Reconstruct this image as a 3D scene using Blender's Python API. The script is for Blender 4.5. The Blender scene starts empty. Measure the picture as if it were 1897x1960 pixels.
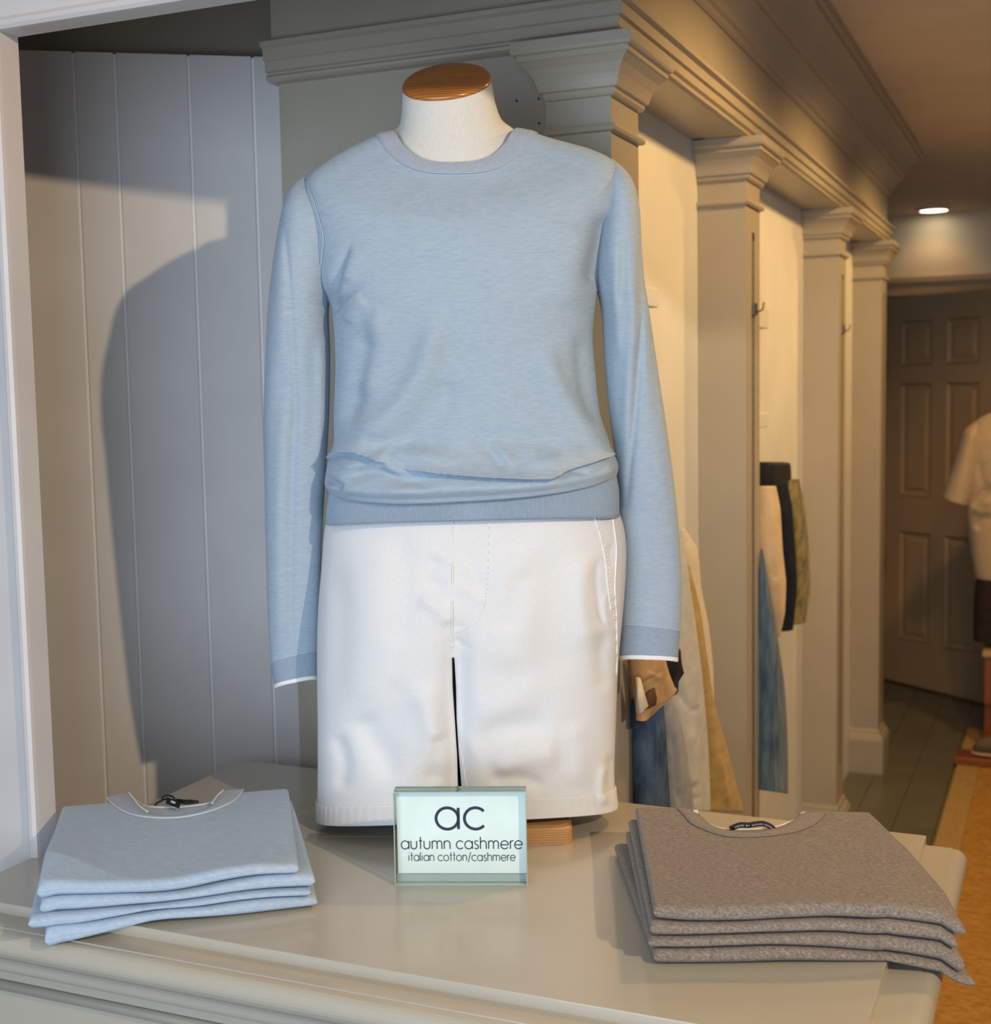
import bpy, math, random
import numpy as np
from mathutils import Vector, Matrix

random.seed(7); RNG = np.random.default_rng(7)
SC = bpy.context.scene
COL = SC.collection

# ------------------------------------------------------------------ camera
RIGHT = np.array([0.91910361, 0.39361270, -0.01782144])
DOWN = np.array([0.01936460, -0.09030031, -0.99572631])
FWD = np.cross(RIGHT, DOWN); FWD /= np.linalg.norm(FWD)
EYE = np.array([0.0, 0.0, 1.55]); FPX = 2550.0; PW, PH = 1897.0, 1960.0
cam_data = bpy.data.cameras.new('camera'); cam = bpy.data.objects.new('camera', cam_data); COL.objects.link(cam)
cam.matrix_world = Matrix(((RIGHT[0], -DOWN[0], -FWD[0], EYE[0]), (RIGHT[1], -DOWN[1], -FWD[1], EYE[1]),
                           (RIGHT[2], -DOWN[2], -FWD[2], EYE[2]), (0, 0, 0, 1)))
cam_data.sensor_fit = 'HORIZONTAL'; cam_data.sensor_width = 36.0; cam_data.lens = 36.0 * FPX / PW
cam_data.clip_start = 0.05; cam_data.clip_end = 60
cam_data.dof.use_dof = True; cam_data.dof.focus_distance = 1.72; cam_data.dof.aperture_fstop = 7.0
SC.camera = cam
SC.view_settings.view_transform = 'Standard'; SC.view_settings.look = 'None'
SC.view_settings.gamma = 1.0; SC.view_settings.use_curve_mapping = False
SC.view_settings.exposure = 0.0

# ------------------------------------------------------------------ world and lights
world = bpy.data.worlds.new('world'); SC.world = world; world.use_nodes = True
world.node_tree.nodes['Background'].inputs[0].default_value = (0.55, 0.68, 0.95, 1)
world.node_tree.nodes['Background'].inputs[1].default_value = 0.10

def area(name, loc, target, sx, sy, energy, color, spread=180):
    l = bpy.data.lights.new(name, 'AREA'); l.shape = 'RECTANGLE'; l.size = sx; l.size_y = sy
    l.energy = energy; l.color = color; l.spread = math.radians(spread)
    o = bpy.data.objects.new(name, l); COL.objects.link(o); o.location = loc
    o.rotation_euler = (Vector(target) - Vector(loc)).to_track_quat('-Z', 'Y').to_euler(); return o

def spot(name, loc, target, energy, color, angle=110, blend=0.6, radius=0.04):
    l = bpy.data.lights.new(name, 'SPOT'); l.energy = energy; l.color = color
    l.spot_size = math.radians(angle); l.spot_blend = blend; l.shadow_soft_size = radius
    o = bpy.data.objects.new(name, l); COL.objects.link(o); o.location = loc
    o.rotation_euler = (Vector(target) - Vector(loc)).to_track_quat('-Z', 'Y').to_euler(); return o

WARM = (1.0, 0.58, 0.205); WARM2 = (1.0, 0.76, 0.48)
area('shop_window_daylight', (-0.35, -1.6, 1.25), (-0.6, 1.9, 1.25), 2.7, 2.2, 90, (0.70, 0.835, 1.0))
spot('front_ceiling_spot', (1.30, 0.35, 2.30), (-0.85, 1.60, 1.25), 138, WARM2, 75, 0.3, 0.025)
spot('aisle_ceiling_spot', (0.05, 2.62, 2.42), (-0.45, 2.70, 0.6), 43, WARM, 140, 0.5, 0.05)
spot('aisle_ceiling_spot', (0.05, 3.8, 2.42), (-0.45, 3.9, 0.6), 40, WARM, 140, 0.5, 0.05)
spot('aisle_ceiling_spot', (0.10, 5.0, 2.42), (-0.4, 5.1, 0.5), 46, WARM, 140, 0.5, 0.05)

# ------------------------------------------------------------------ tracing helpers: from a photo point to a point on a real plane
def ray(px, py):
    v = RIGHT * ((px - PW / 2) / FPX) + DOWN * ((py - PH / 2) / FPX) + FWD
    return v
def at_z(px, py, z):
    r = ray(px, py); return EYE + r * ((z - EYE[2]) / r[2])
def at_Y(px, py, y):
    r = ray(px, py); return EYE + r * (y / r[1])
def at_X(px, py, x):
    r = ray(px, py); return EYE + r * (x / r[0])
def at_vert(px, py, a, b):
    n = np.array([-(b[1] - a[1]), b[0] - a[0], 0.0]); p = np.array([a[0], a[1], 0.0])
    r = ray(px, py); return EYE + r * (np.dot(p - EYE, n) / np.dot(r, n))
def project(P):
    v = np.asarray(P, float) - EYE
    x = v @ RIGHT; y = v @ DOWN; z = v @ FWD
    return np.stack([PW / 2 + FPX * x / z, PH / 2 + FPX * y / z], -1)

# ------------------------------------------------------------------ mesh helpers
def tag(o, label=None, cat=None, group=None, kind=None):
    if label: o['label'] = label
    if cat: o['category'] = cat
    if group: o['group'] = group
    if kind: o['kind'] = kind
    return o

def empty(name, loc=(0, 0, 0), label=None, cat=None, group=None):
    o = bpy.data.objects.new(name, None); COL.objects.link(o); o.location = loc
    o.empty_display_size = 0.05
    return tag(o, label, cat, group)

def mesh_obj(name, verts, faces, mat, parent=None, smooth=False, label=None, mats=None, fmat=None):
    me = bpy.data.meshes.new(name)
    V = np.asarray(verts, float)
    if parent is not None: V = V - np.array(parent_loc(parent))
    me.from_pydata(V.tolist(), [], [tuple(int(i) for i in f) for f in faces]); me.update()
    for m in (mats or [mat]): me.materials.append(m)
    if fmat is not None: me.polygons.foreach_set('material_index', fmat)
    if smooth: me.polygons.foreach_set('use_smooth', [True] * len(me.polygons))
    o = bpy.data.objects.new(name, me); COL.objects.link(o)
    if parent is not None: o.parent = parent
    if label: o['label'] = label
    return o

def parent_loc(p):
    v = Vector((0, 0, 0))
    while p is not None:
        v += p.location; p = p.parent
    return v

class MB:
    """collects pieces of ONE mesh"""
    def __init__(s): s.v = []; s.f = []; s.n = 0
    def add(s, verts, faces):
        s.v.extend([tuple(map(float, p)) for p in verts]); s.f.extend([tuple(i + s.n for i in f) for f in faces]); s.n += len(verts); return s
    def box(s, x0, x1, y0, y1, z0, z1, bev=0.0):
        if bev > 0: return s.bevbox(x0, x1, y0, y1, z0, z1, bev)
        return s.add([(x0, y0, z0), (x1, y0, z0), (x1, y1, z0), (x0, y1, z0), (x0, y0, z1), (x1, y0, z1), (x1, y1, z1), (x0, y1, z1)],
                     [(0, 3, 2, 1), (4, 5, 6, 7), (0, 1, 5, 4), (1, 2, 6, 5), (2, 3, 7, 6), (3, 0, 4, 7)])
    def bevbox(s, x0, x1, y0, y1, z0, z1, b):
        def rect(i, z): return [(x0 + i, y0 + i, z), (x1 - i, y0 + i, z), (x1 - i, y1 - i, z), (x0 + i, y1 - i, z)]
        rings = [rect(b, z0), rect(b * .3, z0 + b * .3), rect(0, z0 + b), rect(0, z1 - b), rect(b * .3, z1 - b * .3), rect(b, z1)]
        return s.rings(rings, True, True)
    def rings(s, rings, cap0=False, cap1=False, closed=True):
        n = len(rings[0]); v = [p for r in rings for p in r]; f = []
        m = n if closed else n - 1
        for i in range(len(rings) - 1):
            for j in range(m):
                a = i * n + j; b = i * n + (j + 1) % n
                f.append((a, b, b + n, a + n))
        if cap0: f.append(tuple(range(n - 1, -1, -1)))
        if cap1: f.append(tuple((len(rings) - 1) * n + j for j in range(n)))
        return s.add(v, f)
    def tube(s, pts, r, n=8, cap=True):
        pts = [Vector(p) for p in pts]; rings = []
        rr = r if hasattr(r, '__len__') else [r] * len(pts)
        up = Vector((0, 0, 1)); prev = None
        for i, p in enumerate(pts):
            t = (pts[min(i + 1, len(pts) - 1)] - pts[max(i - 1, 0)]).normalized()
            if prev is None:
                a = t.cross(up)
                if a.length < 1e-3: a = t.cross(Vector((1, 0, 0)))
                a.normalize()
            else:
                a = (prev - t * prev.dot(t)).normalized()
            prev = a; b = t.cross(a)
            rings.append([tuple(p + a * (rr[i] * math.cos(2 * math.pi * k / n)) + b * (rr[i] * math.sin(2 * math.pi * k / n))) for k in range(n)])
        return s.rings(rings, cap, cap)
    def sweep(s, prof, path, capends=True):
        """moulding profile [(out, z)] along an XY path, mitred; out is to the right of travel"""
        P = [np.array(p, float) for p in path]; rings = []
        for i, p in enumerate(P):
            ns = []
            if i > 0: d = P[i] - P[i - 1]; d /= np.linalg.norm(d); ns.append(np.array([d[1], -d[0]]))
            if i < len(P) - 1: d = P[i + 1] - P[i]; d /= np.linalg.norm(d); ns.append(np.array([d[1], -d[0]]))
            m = sum(ns); m = m / (np.dot(m, ns[0]))
            rings.append([(p[0] + m[0] * o, p[1] + m[1] * o, z) for o, z in prof])
        return s.rings(rings, capends, capends)
    def obj(s, name, mat, parent=None, smooth=False, label=None):
        return mesh_obj(name, s.v, s.f, mat, parent, smooth, label)

def structure(o): o['kind'] = 'structure'; return o

def catmull(P, n):
    P = np.asarray(P, float); m = len(P)
    Q = np.vstack([2 * P[0] - P[1], P, 2 * P[-1] - P[-2]])
    t = np.linspace(0, m - 1 - 1e-9, n); i = t.astype(int); u = (t - i)[:, None]
    p0, p1, p2, p3 = Q[i], Q[i + 1], Q[i + 2], Q[i + 3]
    return 0.5 * (2 * p1 + (p2 - p0) * u + (2 * p0 - 5 * p1 + 4 * p2 - p3) * u ** 2 + (3 * p1 - p0 - 3 * p2 + p3) * u ** 3)

def grid_faces(rows, cols, closed=True):
    f = []
    m = cols if closed else cols - 1
    for i in range(rows - 1):
        for j in range(m):
            a = i * cols + j; b = i * cols + (j + 1) % cols
            f.append((a, b, b + cols, a + cols))
    return f

def sstep(a, b, x):
    t = np.clip((x - a) / (b - a), 0, 1); return t * t * (3 - 2 * t)

def seg_dist(P, poly):
    """distance, side (+ = right of travel on the sheet, y down) and arc fraction to a polyline"""
    poly = np.asarray(poly, float)
    best = np.full(len(P), 1e9); side = np.zeros(len(P)); arc = np.zeros(len(P))
    L = np.linalg.norm(np.diff(poly, axis=0), axis=1); tot = L.sum(); acc = 0
    for k in range(len(poly) - 1):
        a, b = poly[k], poly[k + 1]; d = b - a; l2 = d @ d
        t = np.clip(((P - a) @ d) / l2, 0, 1); q = a + t[:, None] * d
        e = P - q; dd = np.hypot(e[:, 0], e[:, 1])
        m = dd < best
        best[m] = dd[m]; side[m] = np.sign(d[0] * e[m, 1] - d[1] * e[m, 0]); arc[m] = (acc + t[m] * L[k]) / tot
        acc += L[k]
    return best, side, arc

def fold_field(P, folds):
    """sum of ridge / crease / lap folds; every fold: (kind, polyline, amp, width[, width2])"""
    D = np.zeros(len(P))
    for fo in folds:
        kind, poly, amp, w = fo[:4]
        poly = catmull(poly, max(8, 6 * len(poly))) if len(poly) > 2 else np.asarray(poly, float)
        d, s, a = seg_dist(P, poly)
        fade = np.minimum(1, np.minimum(a, 1 - a) / 0.22 + 0.0) if kind != 'lapf' else np.minimum(1, np.minimum(a / 0.20, (1 - a) / 0.12))
        fade = fade * fade * (3 - 2 * fade)
        if kind == 'ridge': D += amp * fade * np.exp(-(d / w) ** 2)
        elif kind == 'line': D += amp * fade * np.exp(-d / w)
        elif kind == 'wedge': D += amp * np.clip(a, 0, 1) ** 0.9 * np.exp(-(d / (w * (0.45 + 0.55 * a))) ** 2)
        else:   # lap: cloth above hangs over the line, cloth below tucks under it
            w2 = fo[4] if len(fo) > 4 else w
            up = s < 0
            D += np.where(up, amp * np.exp(-(d / w)), -0.6 * amp * np.exp(-(d / w2))) * fade
    return D

# ------------------------------------------------------------------ materials
def nodes(name):
    m = bpy.data.materials.new(name); m.use_nodes = True
    nt = m.node_tree; return m, nt, nt.nodes['Principled BSDF']

def add(nt, t, **kw):
    n = nt.nodes.new(t)
    for k, v in kw.items(): setattr(n, k, v)
    return n

def paint(name, c, rough=0.45, bump=0.02, var=0.04, spec=0.5, coat=0.0):
    m, nt, b = nodes(name)
    tc = add(nt, 'ShaderNodeTexCoord'); no = add(nt, 'ShaderNodeTexNoise'); no.inputs['Scale'].default_value = 6; no.inputs['Detail'].default_value = 3
    nt.links.new(tc.outputs['Object'], no.inputs['Vector'])
    r = add(nt, 'ShaderNodeValToRGB'); r.color_ramp.elements[0].position = 0.3; r.color_ramp.elements[1].position = 0.7
    r.color_ramp.elements[0].color = tuple(x * (1 - var) for x in c) + (1,); r.color_ramp.elements[1].color = tuple(min(1, x * (1 + var)) for x in c) + (1,)
    nt.links.new(no.outputs['Fac'], r.inputs['Fac']); nt.links.new(r.outputs['Color'], b.inputs['Base Color'])
    b.inputs['Roughness'].default_value = rough; b.inputs['Specular IOR Level'].default_value = spec
    if coat: b.inputs['Coat Weight'].default_value = coat; b.inputs['Coat Roughness'].default_value = 0.12
    if bump:
        n2 = add(nt, 'ShaderNodeTexNoise'); n2.inputs['Scale'].default_value = 90; n2.inputs['Detail'].default_value = 2
        nt.links.new(tc.outputs['Object'], n2.inputs['Vector'])
        bp = add(nt, 'ShaderNodeBump'); bp.inputs['Strength'].default_value = bump; bp.inputs['Distance'].default_value = 0.005
        nt.links.new(n2.outputs['Fac'], bp.inputs['Height']); nt.links.new(bp.outputs['Normal'], b.inputs['Normal'])
    return m

def cloth(name, c1, c2, stretch=(60, 60, 420), fine=(900, 900, 900), bump=0.25, rough=0.95, sheen=0.15, speck=None, lo=0.35, hi=0.65):
    """heathered cloth: streaky colour mix plus a fine thread bump"""
    m, nt, b = nodes(name)
    tc = add(nt, 'ShaderNodeTexCoord')
    mp = add(nt, 'ShaderNodeMapping'); mp.inputs['Scale'].default_value = stretch
    no = add(nt, 'ShaderNodeTexNoise'); no.inputs['Scale'].default_value = 1; no.inputs['Detail'].default_value = 4; no.inputs['Roughness'].default_value = 0.6
    nt.links.new(tc.outputs['Object'], mp.inputs['Vector']); nt.links.new(mp.outputs['Vector'], no.inputs['Vector'])
    r = add(nt, 'ShaderNodeValToRGB'); r.color_ramp.elements[0].position = lo; r.color_ramp.elements[1].position = hi
    r.color_ramp.elements[0].color = tuple(c1) + (1,); r.color_ramp.elements[1].color = tuple(c2) + (1,)
    if speck:
        e = r.color_ramp.elements.new(0.5); e.color = tuple(speck) + (1,)
    nt.links.new(no.outputs['Fac'], r.inputs['Fac']); nt.links.new(r.outputs['Color'], b.inputs['Base Color'])
    b.inputs['Roughness'].default_value = rough; b.inputs['Specular IOR Level'].default_value = 0.2
    b.inputs['Sheen Weight'].default_value = sheen; b.inputs['Sheen Roughness'].default_value = 0.5
    m2 = add(nt, 'ShaderNodeMapping'); m2.inputs['Scale'].default_value = fine
    n2 = add(nt, 'ShaderNodeTexNoise'); n2.inputs['Scale'].default_value = 1; n2.inputs['Detail'].default_value = 3
    nt.links.new(tc.outputs['Object'], m2.inputs['Vector']); nt.links.new(m2.outputs['Vector'], n2.inputs['Vector'])
    bp = add(nt, 'ShaderNodeBump'); bp.inputs['Strength'].default_value = bump; bp.inputs['Distance'].default_value = 0.002
    nt.links.new(n2.outputs['Fac'], bp.inputs['Height']); nt.links.new(bp.outputs['Normal'], b.inputs['Normal'])
    return m

def wood(name, c1, c2, scale=(6, 60, 60), rough=0.3, coat=0.4, rings=False, rot=(0, 0, 0)):
    m, nt, b = nodes(name)
    tc = add(nt, 'ShaderNodeTexCoord'); mp = add(nt, 'ShaderNodeMapping'); mp.inputs['Scale'].default_value = scale; mp.inputs['Rotation'].default_value = rot
    nt.links.new(tc.outputs['Object'], mp.inputs['Vector'])
    w = add(nt, 'ShaderNodeTexWave'); w.wave_type = 'RINGS' if rings else 'BANDS'; w.bands_direction = 'Z'
    w.inputs['Scale'].default_value = 1.0; w.inputs['Distortion'].default_value = 3.0; w.inputs['Detail'].default_value = 3; w.inputs['Detail Scale'].default_value = 1.2
    nt.links.new(mp.outputs['Vector'], w.inputs['Vector'])
    r = add(nt, 'ShaderNodeValToRGB'); r.color_ramp.elements[0].color = tuple(c1) + (1,); r.color_ramp.elements[1].color = tuple(c2) + (1,)
    nt.links.new(w.outputs['Fac'], r.inputs['Fac']); nt.links.new(r.outputs['Color'], b.inputs['Base Color'])
    b.inputs['Roughness'].default_value = rough; b.inputs['Coat Weight'].default_value = coat; b.inputs['Coat Roughness'].default_value = 0.15
    return m

def plain(name, c, rough=0.6, metal=0.0):
    m, nt, b = nodes(name)
    tc = add(nt, 'ShaderNodeTexCoord'); no = add(nt, 'ShaderNodeTexNoise'); no.inputs['Scale'].default_value = 40
    nt.links.new(tc.outputs['Object'], no.inputs['Vector'])
    mx = add(nt, 'ShaderNodeMix', data_type='RGBA'); mx.inputs[6].default_value = tuple(x * 0.92 for x in c) + (1,); mx.inputs[7].default_value = tuple(min(1, x * 1.06) for x in c) + (1,)
    nt.links.new(no.outputs['Fac'], mx.inputs[0]); nt.links.new(mx.outputs[2], b.inputs['Base Color'])
    b.inputs['Roughness'].default_value = rough; b.inputs['Metallic'].default_value = metal
    return m

def glow(name, c, s):
    m, nt, b = nodes(name); b.inputs['Emission Color'].default_value = tuple(c) + (1,); b.inputs['Emission Strength'].default_value = s
    b.inputs['Base Color'].default_value = (0.9, 0.85, 0.7, 1); return m

def clear_glass(name, tint, gloss=0.06):
    m = bpy.data.materials.new(name); m.use_nodes = True; nt = m.node_tree; nt.nodes.clear()
    out = add(nt, 'ShaderNodeOutputMaterial'); tr = add(nt, 'ShaderNodeBsdfTransparent'); tr.inputs[0].default_value = tuple(tint) + (1,)
    gl = add(nt, 'ShaderNodeBsdfGlossy'); gl.inputs['Roughness'].default_value = 0.02
    fr = add(nt, 'ShaderNodeFresnel'); fr.inputs[0].default_value = 1.5; mx = add(nt, 'ShaderNodeMixShader')
    ge = add(nt, 'ShaderNodeNewGeometry'); iv = add(nt, 'ShaderNodeMath', operation='SUBTRACT'); iv.inputs[0].default_value = 1.0; ml = add(nt, 'ShaderNodeMath', operation='MULTIPLY')
    nt.links.new(ge.outputs['Backfacing'], iv.inputs[1]); nt.links.new(iv.outputs[0], ml.inputs[0]); nt.links.new(fr.outputs[0], ml.inputs[1])
    m2 = add(nt, 'ShaderNodeMath', operation='MULTIPLY'); m2.inputs[1].default_value = 0.2; nt.links.new(ml.outputs[0], m2.inputs[0]); nt.links.new(m2.outputs[0], mx.inputs[0]); nt.links.new(tr.outputs[0], mx.inputs[1]); nt.links.new(gl.outputs[0], mx.inputs[2]); nt.links.new(mx.outputs[0], out.inputs[0])
    return m

M = {}
M['trim'] = paint('trim_paint', (0.43, 0.395, 0.325), 0.35)
M['table'] = paint('table_paint', (0.47, 0.43, 0.35), 0.22, 0.01, 0.02, coat=0.25)
M['cream'] = paint('cream_wall_paint', (0.72, 0.75, 0.75), 0.6)
M['farwall'] = paint('far_wall_paint', (0.70, 0.60, 0.46), 0.7)
M['panel'] = paint('panel_wall_paint', (0.70, 0.675, 0.67), 0.55)
M['groove'] = paint('groove_paint', (0.85, 0.85, 0.86), 0.5)
M['white'] = paint('white_casing_paint', (0.63, 0.585, 0.57), 0.4)
M['ceiling'] = paint('ceiling_paint', (0.66, 0.58, 0.48), 0.8)
M['door'] = paint('door_paint', (0.50, 0.35, 0.185), 0.4)
M['floor'] = paint('floor_paint', (0.14, 0.14, 0.105), 0.3, 0.02, 0.12)
M['brownwall'] = paint('brown_wall_paint', (0.30, 0.26, 0.20), 0.7)
M['hole'] = plain('dark_hole', (0.03, 0.03, 0.035), 0.8)
M['metal'] = plain('standard_metal', (0.17, 0.155, 0.14), 0.5)
M['slot'] = plain('slot_shadow', (0.10, 0.09, 0.08), 0.7)
M['hookmetal'] = plain('hook_metal', (0.20, 0.17, 0.13), 0.35, 0.8)
M['blue'] = cloth('blue_knit', (0.325, 0.415, 0.515), (0.425, 0.51, 0.60), (70, 70, 420), lo=0.25, hi=0.75)
M['bluerib'] = cloth('blue_rib', (0.275, 0.35, 0.445), (0.325, 0.40, 0.495), (200, 200, 200), lo=0.3, hi=0.7)
M['bluefold'] = cloth('blue_folded_knit', (0.37, 0.475, 0.61), (0.46, 0.56, 0.69), (60, 260, 200), lo=0.3, hi=0.7)
M['bluecollar'] = cloth('blue_collar_knit', (0.37, 0.425, 0.52), (0.42, 0.475, 0.57), (200, 200, 200))
M['brown'] = cloth('taupe_heather_knit', (0.13, 0.108, 0.092), (0.36, 0.31, 0.265), (190, 620, 420), bump=0.22, sheen=0.12, speck=(0.225, 0.185, 0.155), lo=0.28, hi=0.74)
M['browncollar'] = cloth('taupe_collar_knit', (0.21, 0.17, 0.145), (0.30, 0.25, 0.21), (250, 250, 250), bump=0.4)
M['creamedge'] = cloth('cream_tipping', (0.78, 0.75, 0.66), (0.85, 0.82, 0.74), (300, 300, 300))
M['whiteknit'] = cloth('white_tipping', (0.82, 0.82, 0.81), (0.88, 0.88, 0.87), (300, 300, 300))
M['twill'] = cloth('white_twill', (0.735, 0.735, 0.75), (0.775, 0.775, 0.785), (300, 300, 300), fine=(700, 700, 1400), bump=0.06, rough=0.7, sheen=0.05)
M['thread'] = plain('white_thread', (0.88, 0.88, 0.87), 0.8)
M['bluethread'] = plain('pale_blue_thread', (0.47, 0.55, 0.65), 0.8)
M['linen'] = cloth('ecru_linen', (0.70, 0.68, 0.63), (0.78, 0.76, 0.71), (900, 900, 120), fine=(1400, 1400, 1400), bump=0.3, rough=0.9)
M['oak'] = wood('honey_oak', (0.34, 0.115, 0.022), (0.52, 0.21, 0.05), (8, 14, 75), 0.28, 0.5)
M['oakbase'] = wood('oak_base_wood', (0.40, 0.19, 0.06), (0.58, 0.31, 0.12), (6, 60, 90), 0.4, 0.2)
M['black'] = plain('black_cloth', (0.006, 0.007, 0.012), 0.7)
M['taglabel'] = plain('white_label_print', (0.75, 0.75, 0.75), 0.7)
M['glass'] = clear_glass('clear_glass', (0.965, 0.995, 0.99))
M['glassedge'] = plain('green_glass_edge', (0.13, 0.27, 0.24), 0.08)
M['glassedge2'] = plain('pale_glass_edge', (0.50, 0.62, 0.58), 0.08)
M['card'] = plain('sign_card', (0.84, 0.88, 0.87), 0.6)
M['ink'] = plain('navy_ink', (0.010, 0.013, 0.045), 0.5)
M['ink2'] = plain('grey_ink', (0.035, 0.045, 0.055), 0.5)

# ------------------------------------------------------------------ the room
CZ = 2.47                       # ceiling
XF, XW = -0.672, -0.783         # pilaster faces and wall behind them
TH = 0.145
PY = [2.052, 3.012, 4.335, 5.386]
ENDY = 2.082                    # panelled end of the wall unit
FARY = 7.15

structure(MB().box(-4, 4, -3.0, 9.0, -0.06, 0.0).obj('floor', M['floor']))
# floorboard joints
fb = MB()
for x in np.arange(-3.9, 3.9, 0.14): fb.box(x, x + 0.0025, 2.5, 9, 0.0002, 0.0006)
structure(fb.obj('trim_1', M['hole']))
cb = MB()
cb.add([(-4, -3, CZ), (4, -3, CZ), (4, 5.4, CZ), (-4, 5.4, CZ), (4, 9, 2.33), (-4, 9, 2.33)], [(0, 1, 2, 3), (3, 2, 4, 5)])
cb.add([(-4, -3, CZ + .1), (4, -3, CZ + .1), (4, 9, CZ + .1), (-4, 9, CZ + .1)], [(3, 2, 1, 0)])
structure(cb.obj('ceiling', M['ceiling']))
structure(MB().box(XW - 0.1, XW, ENDY + .05, 5.50, 0.0, 2.20).obj('wall_side', M['cream']))
# wall unit end facing the window
structure(MB().box(-1.300, XW + 0.001, ENDY, ENDY + 0.05, 0.0, 2.20).obj('wall_end', M['trim']))
# far wall with the doorway
fw = MB()
fw.box(-4, -0.90, FARY, FARY + .12, 0, CZ)
fw.box(0.05, 4, FARY, FARY + .12, 0, CZ)
fw.box(-0.90, 0.05, FARY, FARY + .12, 2.05, CZ)
structure(fw.obj('wall_back', M['farwall']))
structure(MB().box(3.2, 3.3, 1.0, 9, 0, CZ).obj('wall_right', M['cream']))
structure(MB().box(-1.2, 0.6, FARY + 1.2, FARY + 1.3, 0, CZ).obj('wall_passage', M['door']))
# brown wall that shows over the panelled wall

# angled board wall behind the display
th = math.radians(33.8); wd = np.array([math.cos(th), math.sin(th)]); wn = np.array([-math.sin(th), math.cos(th)])
pw0 = np.array([-1.24, 2.185]); PTOP = 2.158
def wp(s, o): q = pw0 + wd * s + wn * o; return (q[0], q[1])
def groove_at(px): q = at_vert(px, 110, pw0, pw0 + wd)[:2]; return float((q - pw0) @ wd)
bw = MB(); gaps = [-1.9, -1.52, -1.2, -0.92, -0.68] + [groove_at(x) for x in (140, 219, 360, 483)] + [0.0]
gw = 0.0042
for a, b in zip(gaps[:-1], gaps[1:]):
    p = [wp(a + gw / 2, 0), wp(b - gw / 2, 0), wp(b - gw / 2, 0.04), wp(a + gw / 2, 0.04)]
    e = [wp(a + gw / 2 + .0015, -0.0015), wp(b - gw / 2 - .0015, -0.0015)]
    lo = [(p[0][0], p[0][1], 0), (e[0][0], e[0][1], 0), (e[1][0], e[1][1], 0), (p[1][0], p[1][1], 0), (p[2][0], p[2][1], 0), (p[3][0], p[3][1], 0)]
    bw.rings([lo, [(x, y, PTOP) for x, y, z in lo]], True, True)
structure(bw.obj('wall_left', M['panel']))
gb = MB()
for g in gaps[1:-1]:
    p = [wp(g - gw / 2 - .001, 0.001), wp(g + gw / 2 + .001, 0.001), wp(g + gw / 2 + .001, 0.03), wp(g - gw / 2 - .001, 0.03)]
    lo = [(x, y, 0.0) for x, y in p]; gb.rings([lo, [(x, y, PTOP - .002) for x, y, z in lo]], True, True)
structure(gb.obj('trim_2', M['groove']))

rw = [wp(-2.6, 0.06), wp(0.02, 0.06), wp(0.02, 0.12), wp(-2.6, 0.12)]
structure(MB().rings([[(x, y, 1.9) for x, y in rw], [(x, y, CZ) for x, y in rw]], True, True).obj('wall_rear', M['brownwall']))

# white cased opening on the left: jamb + header
JX, JY, HZ = -1.335, 1.47, 2.045
fr = MB()
fr.box(-3.2, JX - 0.016, JY - 0.03, JY, 0, CZ)
fr.box(JX - 0.016, 0.60, JY - 0.03, JY, HZ + 0.016, CZ)  # header's unseen right run is lengthened to shade the frieze and end panel
structure(fr.obj('wall_front', M['white']))
bd = MB()
prof = [(-.004, 0), (-.016, .003), (-.016, .013), (-.008, .0165), (0, .013), (.004, .008), (.006, 0.0)]
# bead along jamb and header
cx = JX - 0.008
rings = []
for zz in (0.0, HZ + 0.008):
    rings.append([(cx + o, JY - 0.03 - 0.004 + d * 0.0, zz) for o, d in ((-.008, 0), (.008, 0))] )
def bead_section(t):
    return [(-0.008, 0.0), (-0.0075, -0.006), (-0.003, -0.0095), (0.003, -0.0095), (0.0075, -0.006), (0.008, 0.0), (0.008, 0.034), (-0.008, 0.034)]
secs = bead_section(0); yb = JY - 0.03
r0 = [(cx + a, yb + d, 0.0) for a, d in secs]
r1 = [(cx + a, yb + d, HZ + 0.008 - a) for a, d in secs]
r2 = [(0.60, yb + d, HZ + 0.008 - a) for a, d in secs]  # bead follows the header's added unseen run
bd.rings([r0, r1, r2], True, True)
structure(bd.obj('trim_3', M['white']))

# entablature: architrave, frieze and crown over the pilasters
path = [(-1.308, 2.066), (XF, 2.066), (XF, 5.531), (XW - 0.05, 5.531)]
arch = [(-0.08, 2.098), (0.0, 2.098), (0.004, 2.098), (0.012, 2.101), (0.013, 2.106), (0.008, 2.110), (0.008, 2.113), (0.015, 2.115), (0.015, 2.131), (0.021, 2.133), (0.021, 2.152), (0.030, 2.155), (0.030, 2.163), (0.022, 2.166), (0.004, 2.167), (0.0, 2.172), (-0.08, 2.172)]
structure(MB().sweep(arch, path).obj('trim_4', M['trim']))
fz = MB().box(-1.302, XF, 2.066, 2.166, 2.165, CZ); fz.box(XW, XF, 2.166, 5.531, 2.165, CZ)
structure(fz.obj('trim_5', M['trim']))
structure(MB().box(XW - .02, XF - .003, 2.16, 5.52, 2.100, 2.166).obj('trim_6', M['trim']))
cr = [(-0.05, 2.285), (0.004, 2.285), (0.010, 2.290), (0.010, 2.300), (0.018, 2.304), (0.022, 2.318), (0.034, 2.338), (0.046, 2.350), (0.050, 2.354), (0.050, 2.362), (0.060, 2.366), (0.066, 2.385), (0.082, 2.412), (0.104, 2.430), (0.112, 2.434), (0.112, 2.446), (0.122, 2.449), (0.124, CZ + .01), (-0.05, CZ + .01)]
structure(MB().sweep(cr, path[2:] if False else [(-1.0, 2.066 + 0.2), (XF, 2.066 + .2), (XF, 5.531), (XW - 0.05, 5.531)]).obj('trim_7', M['trim']))

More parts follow.
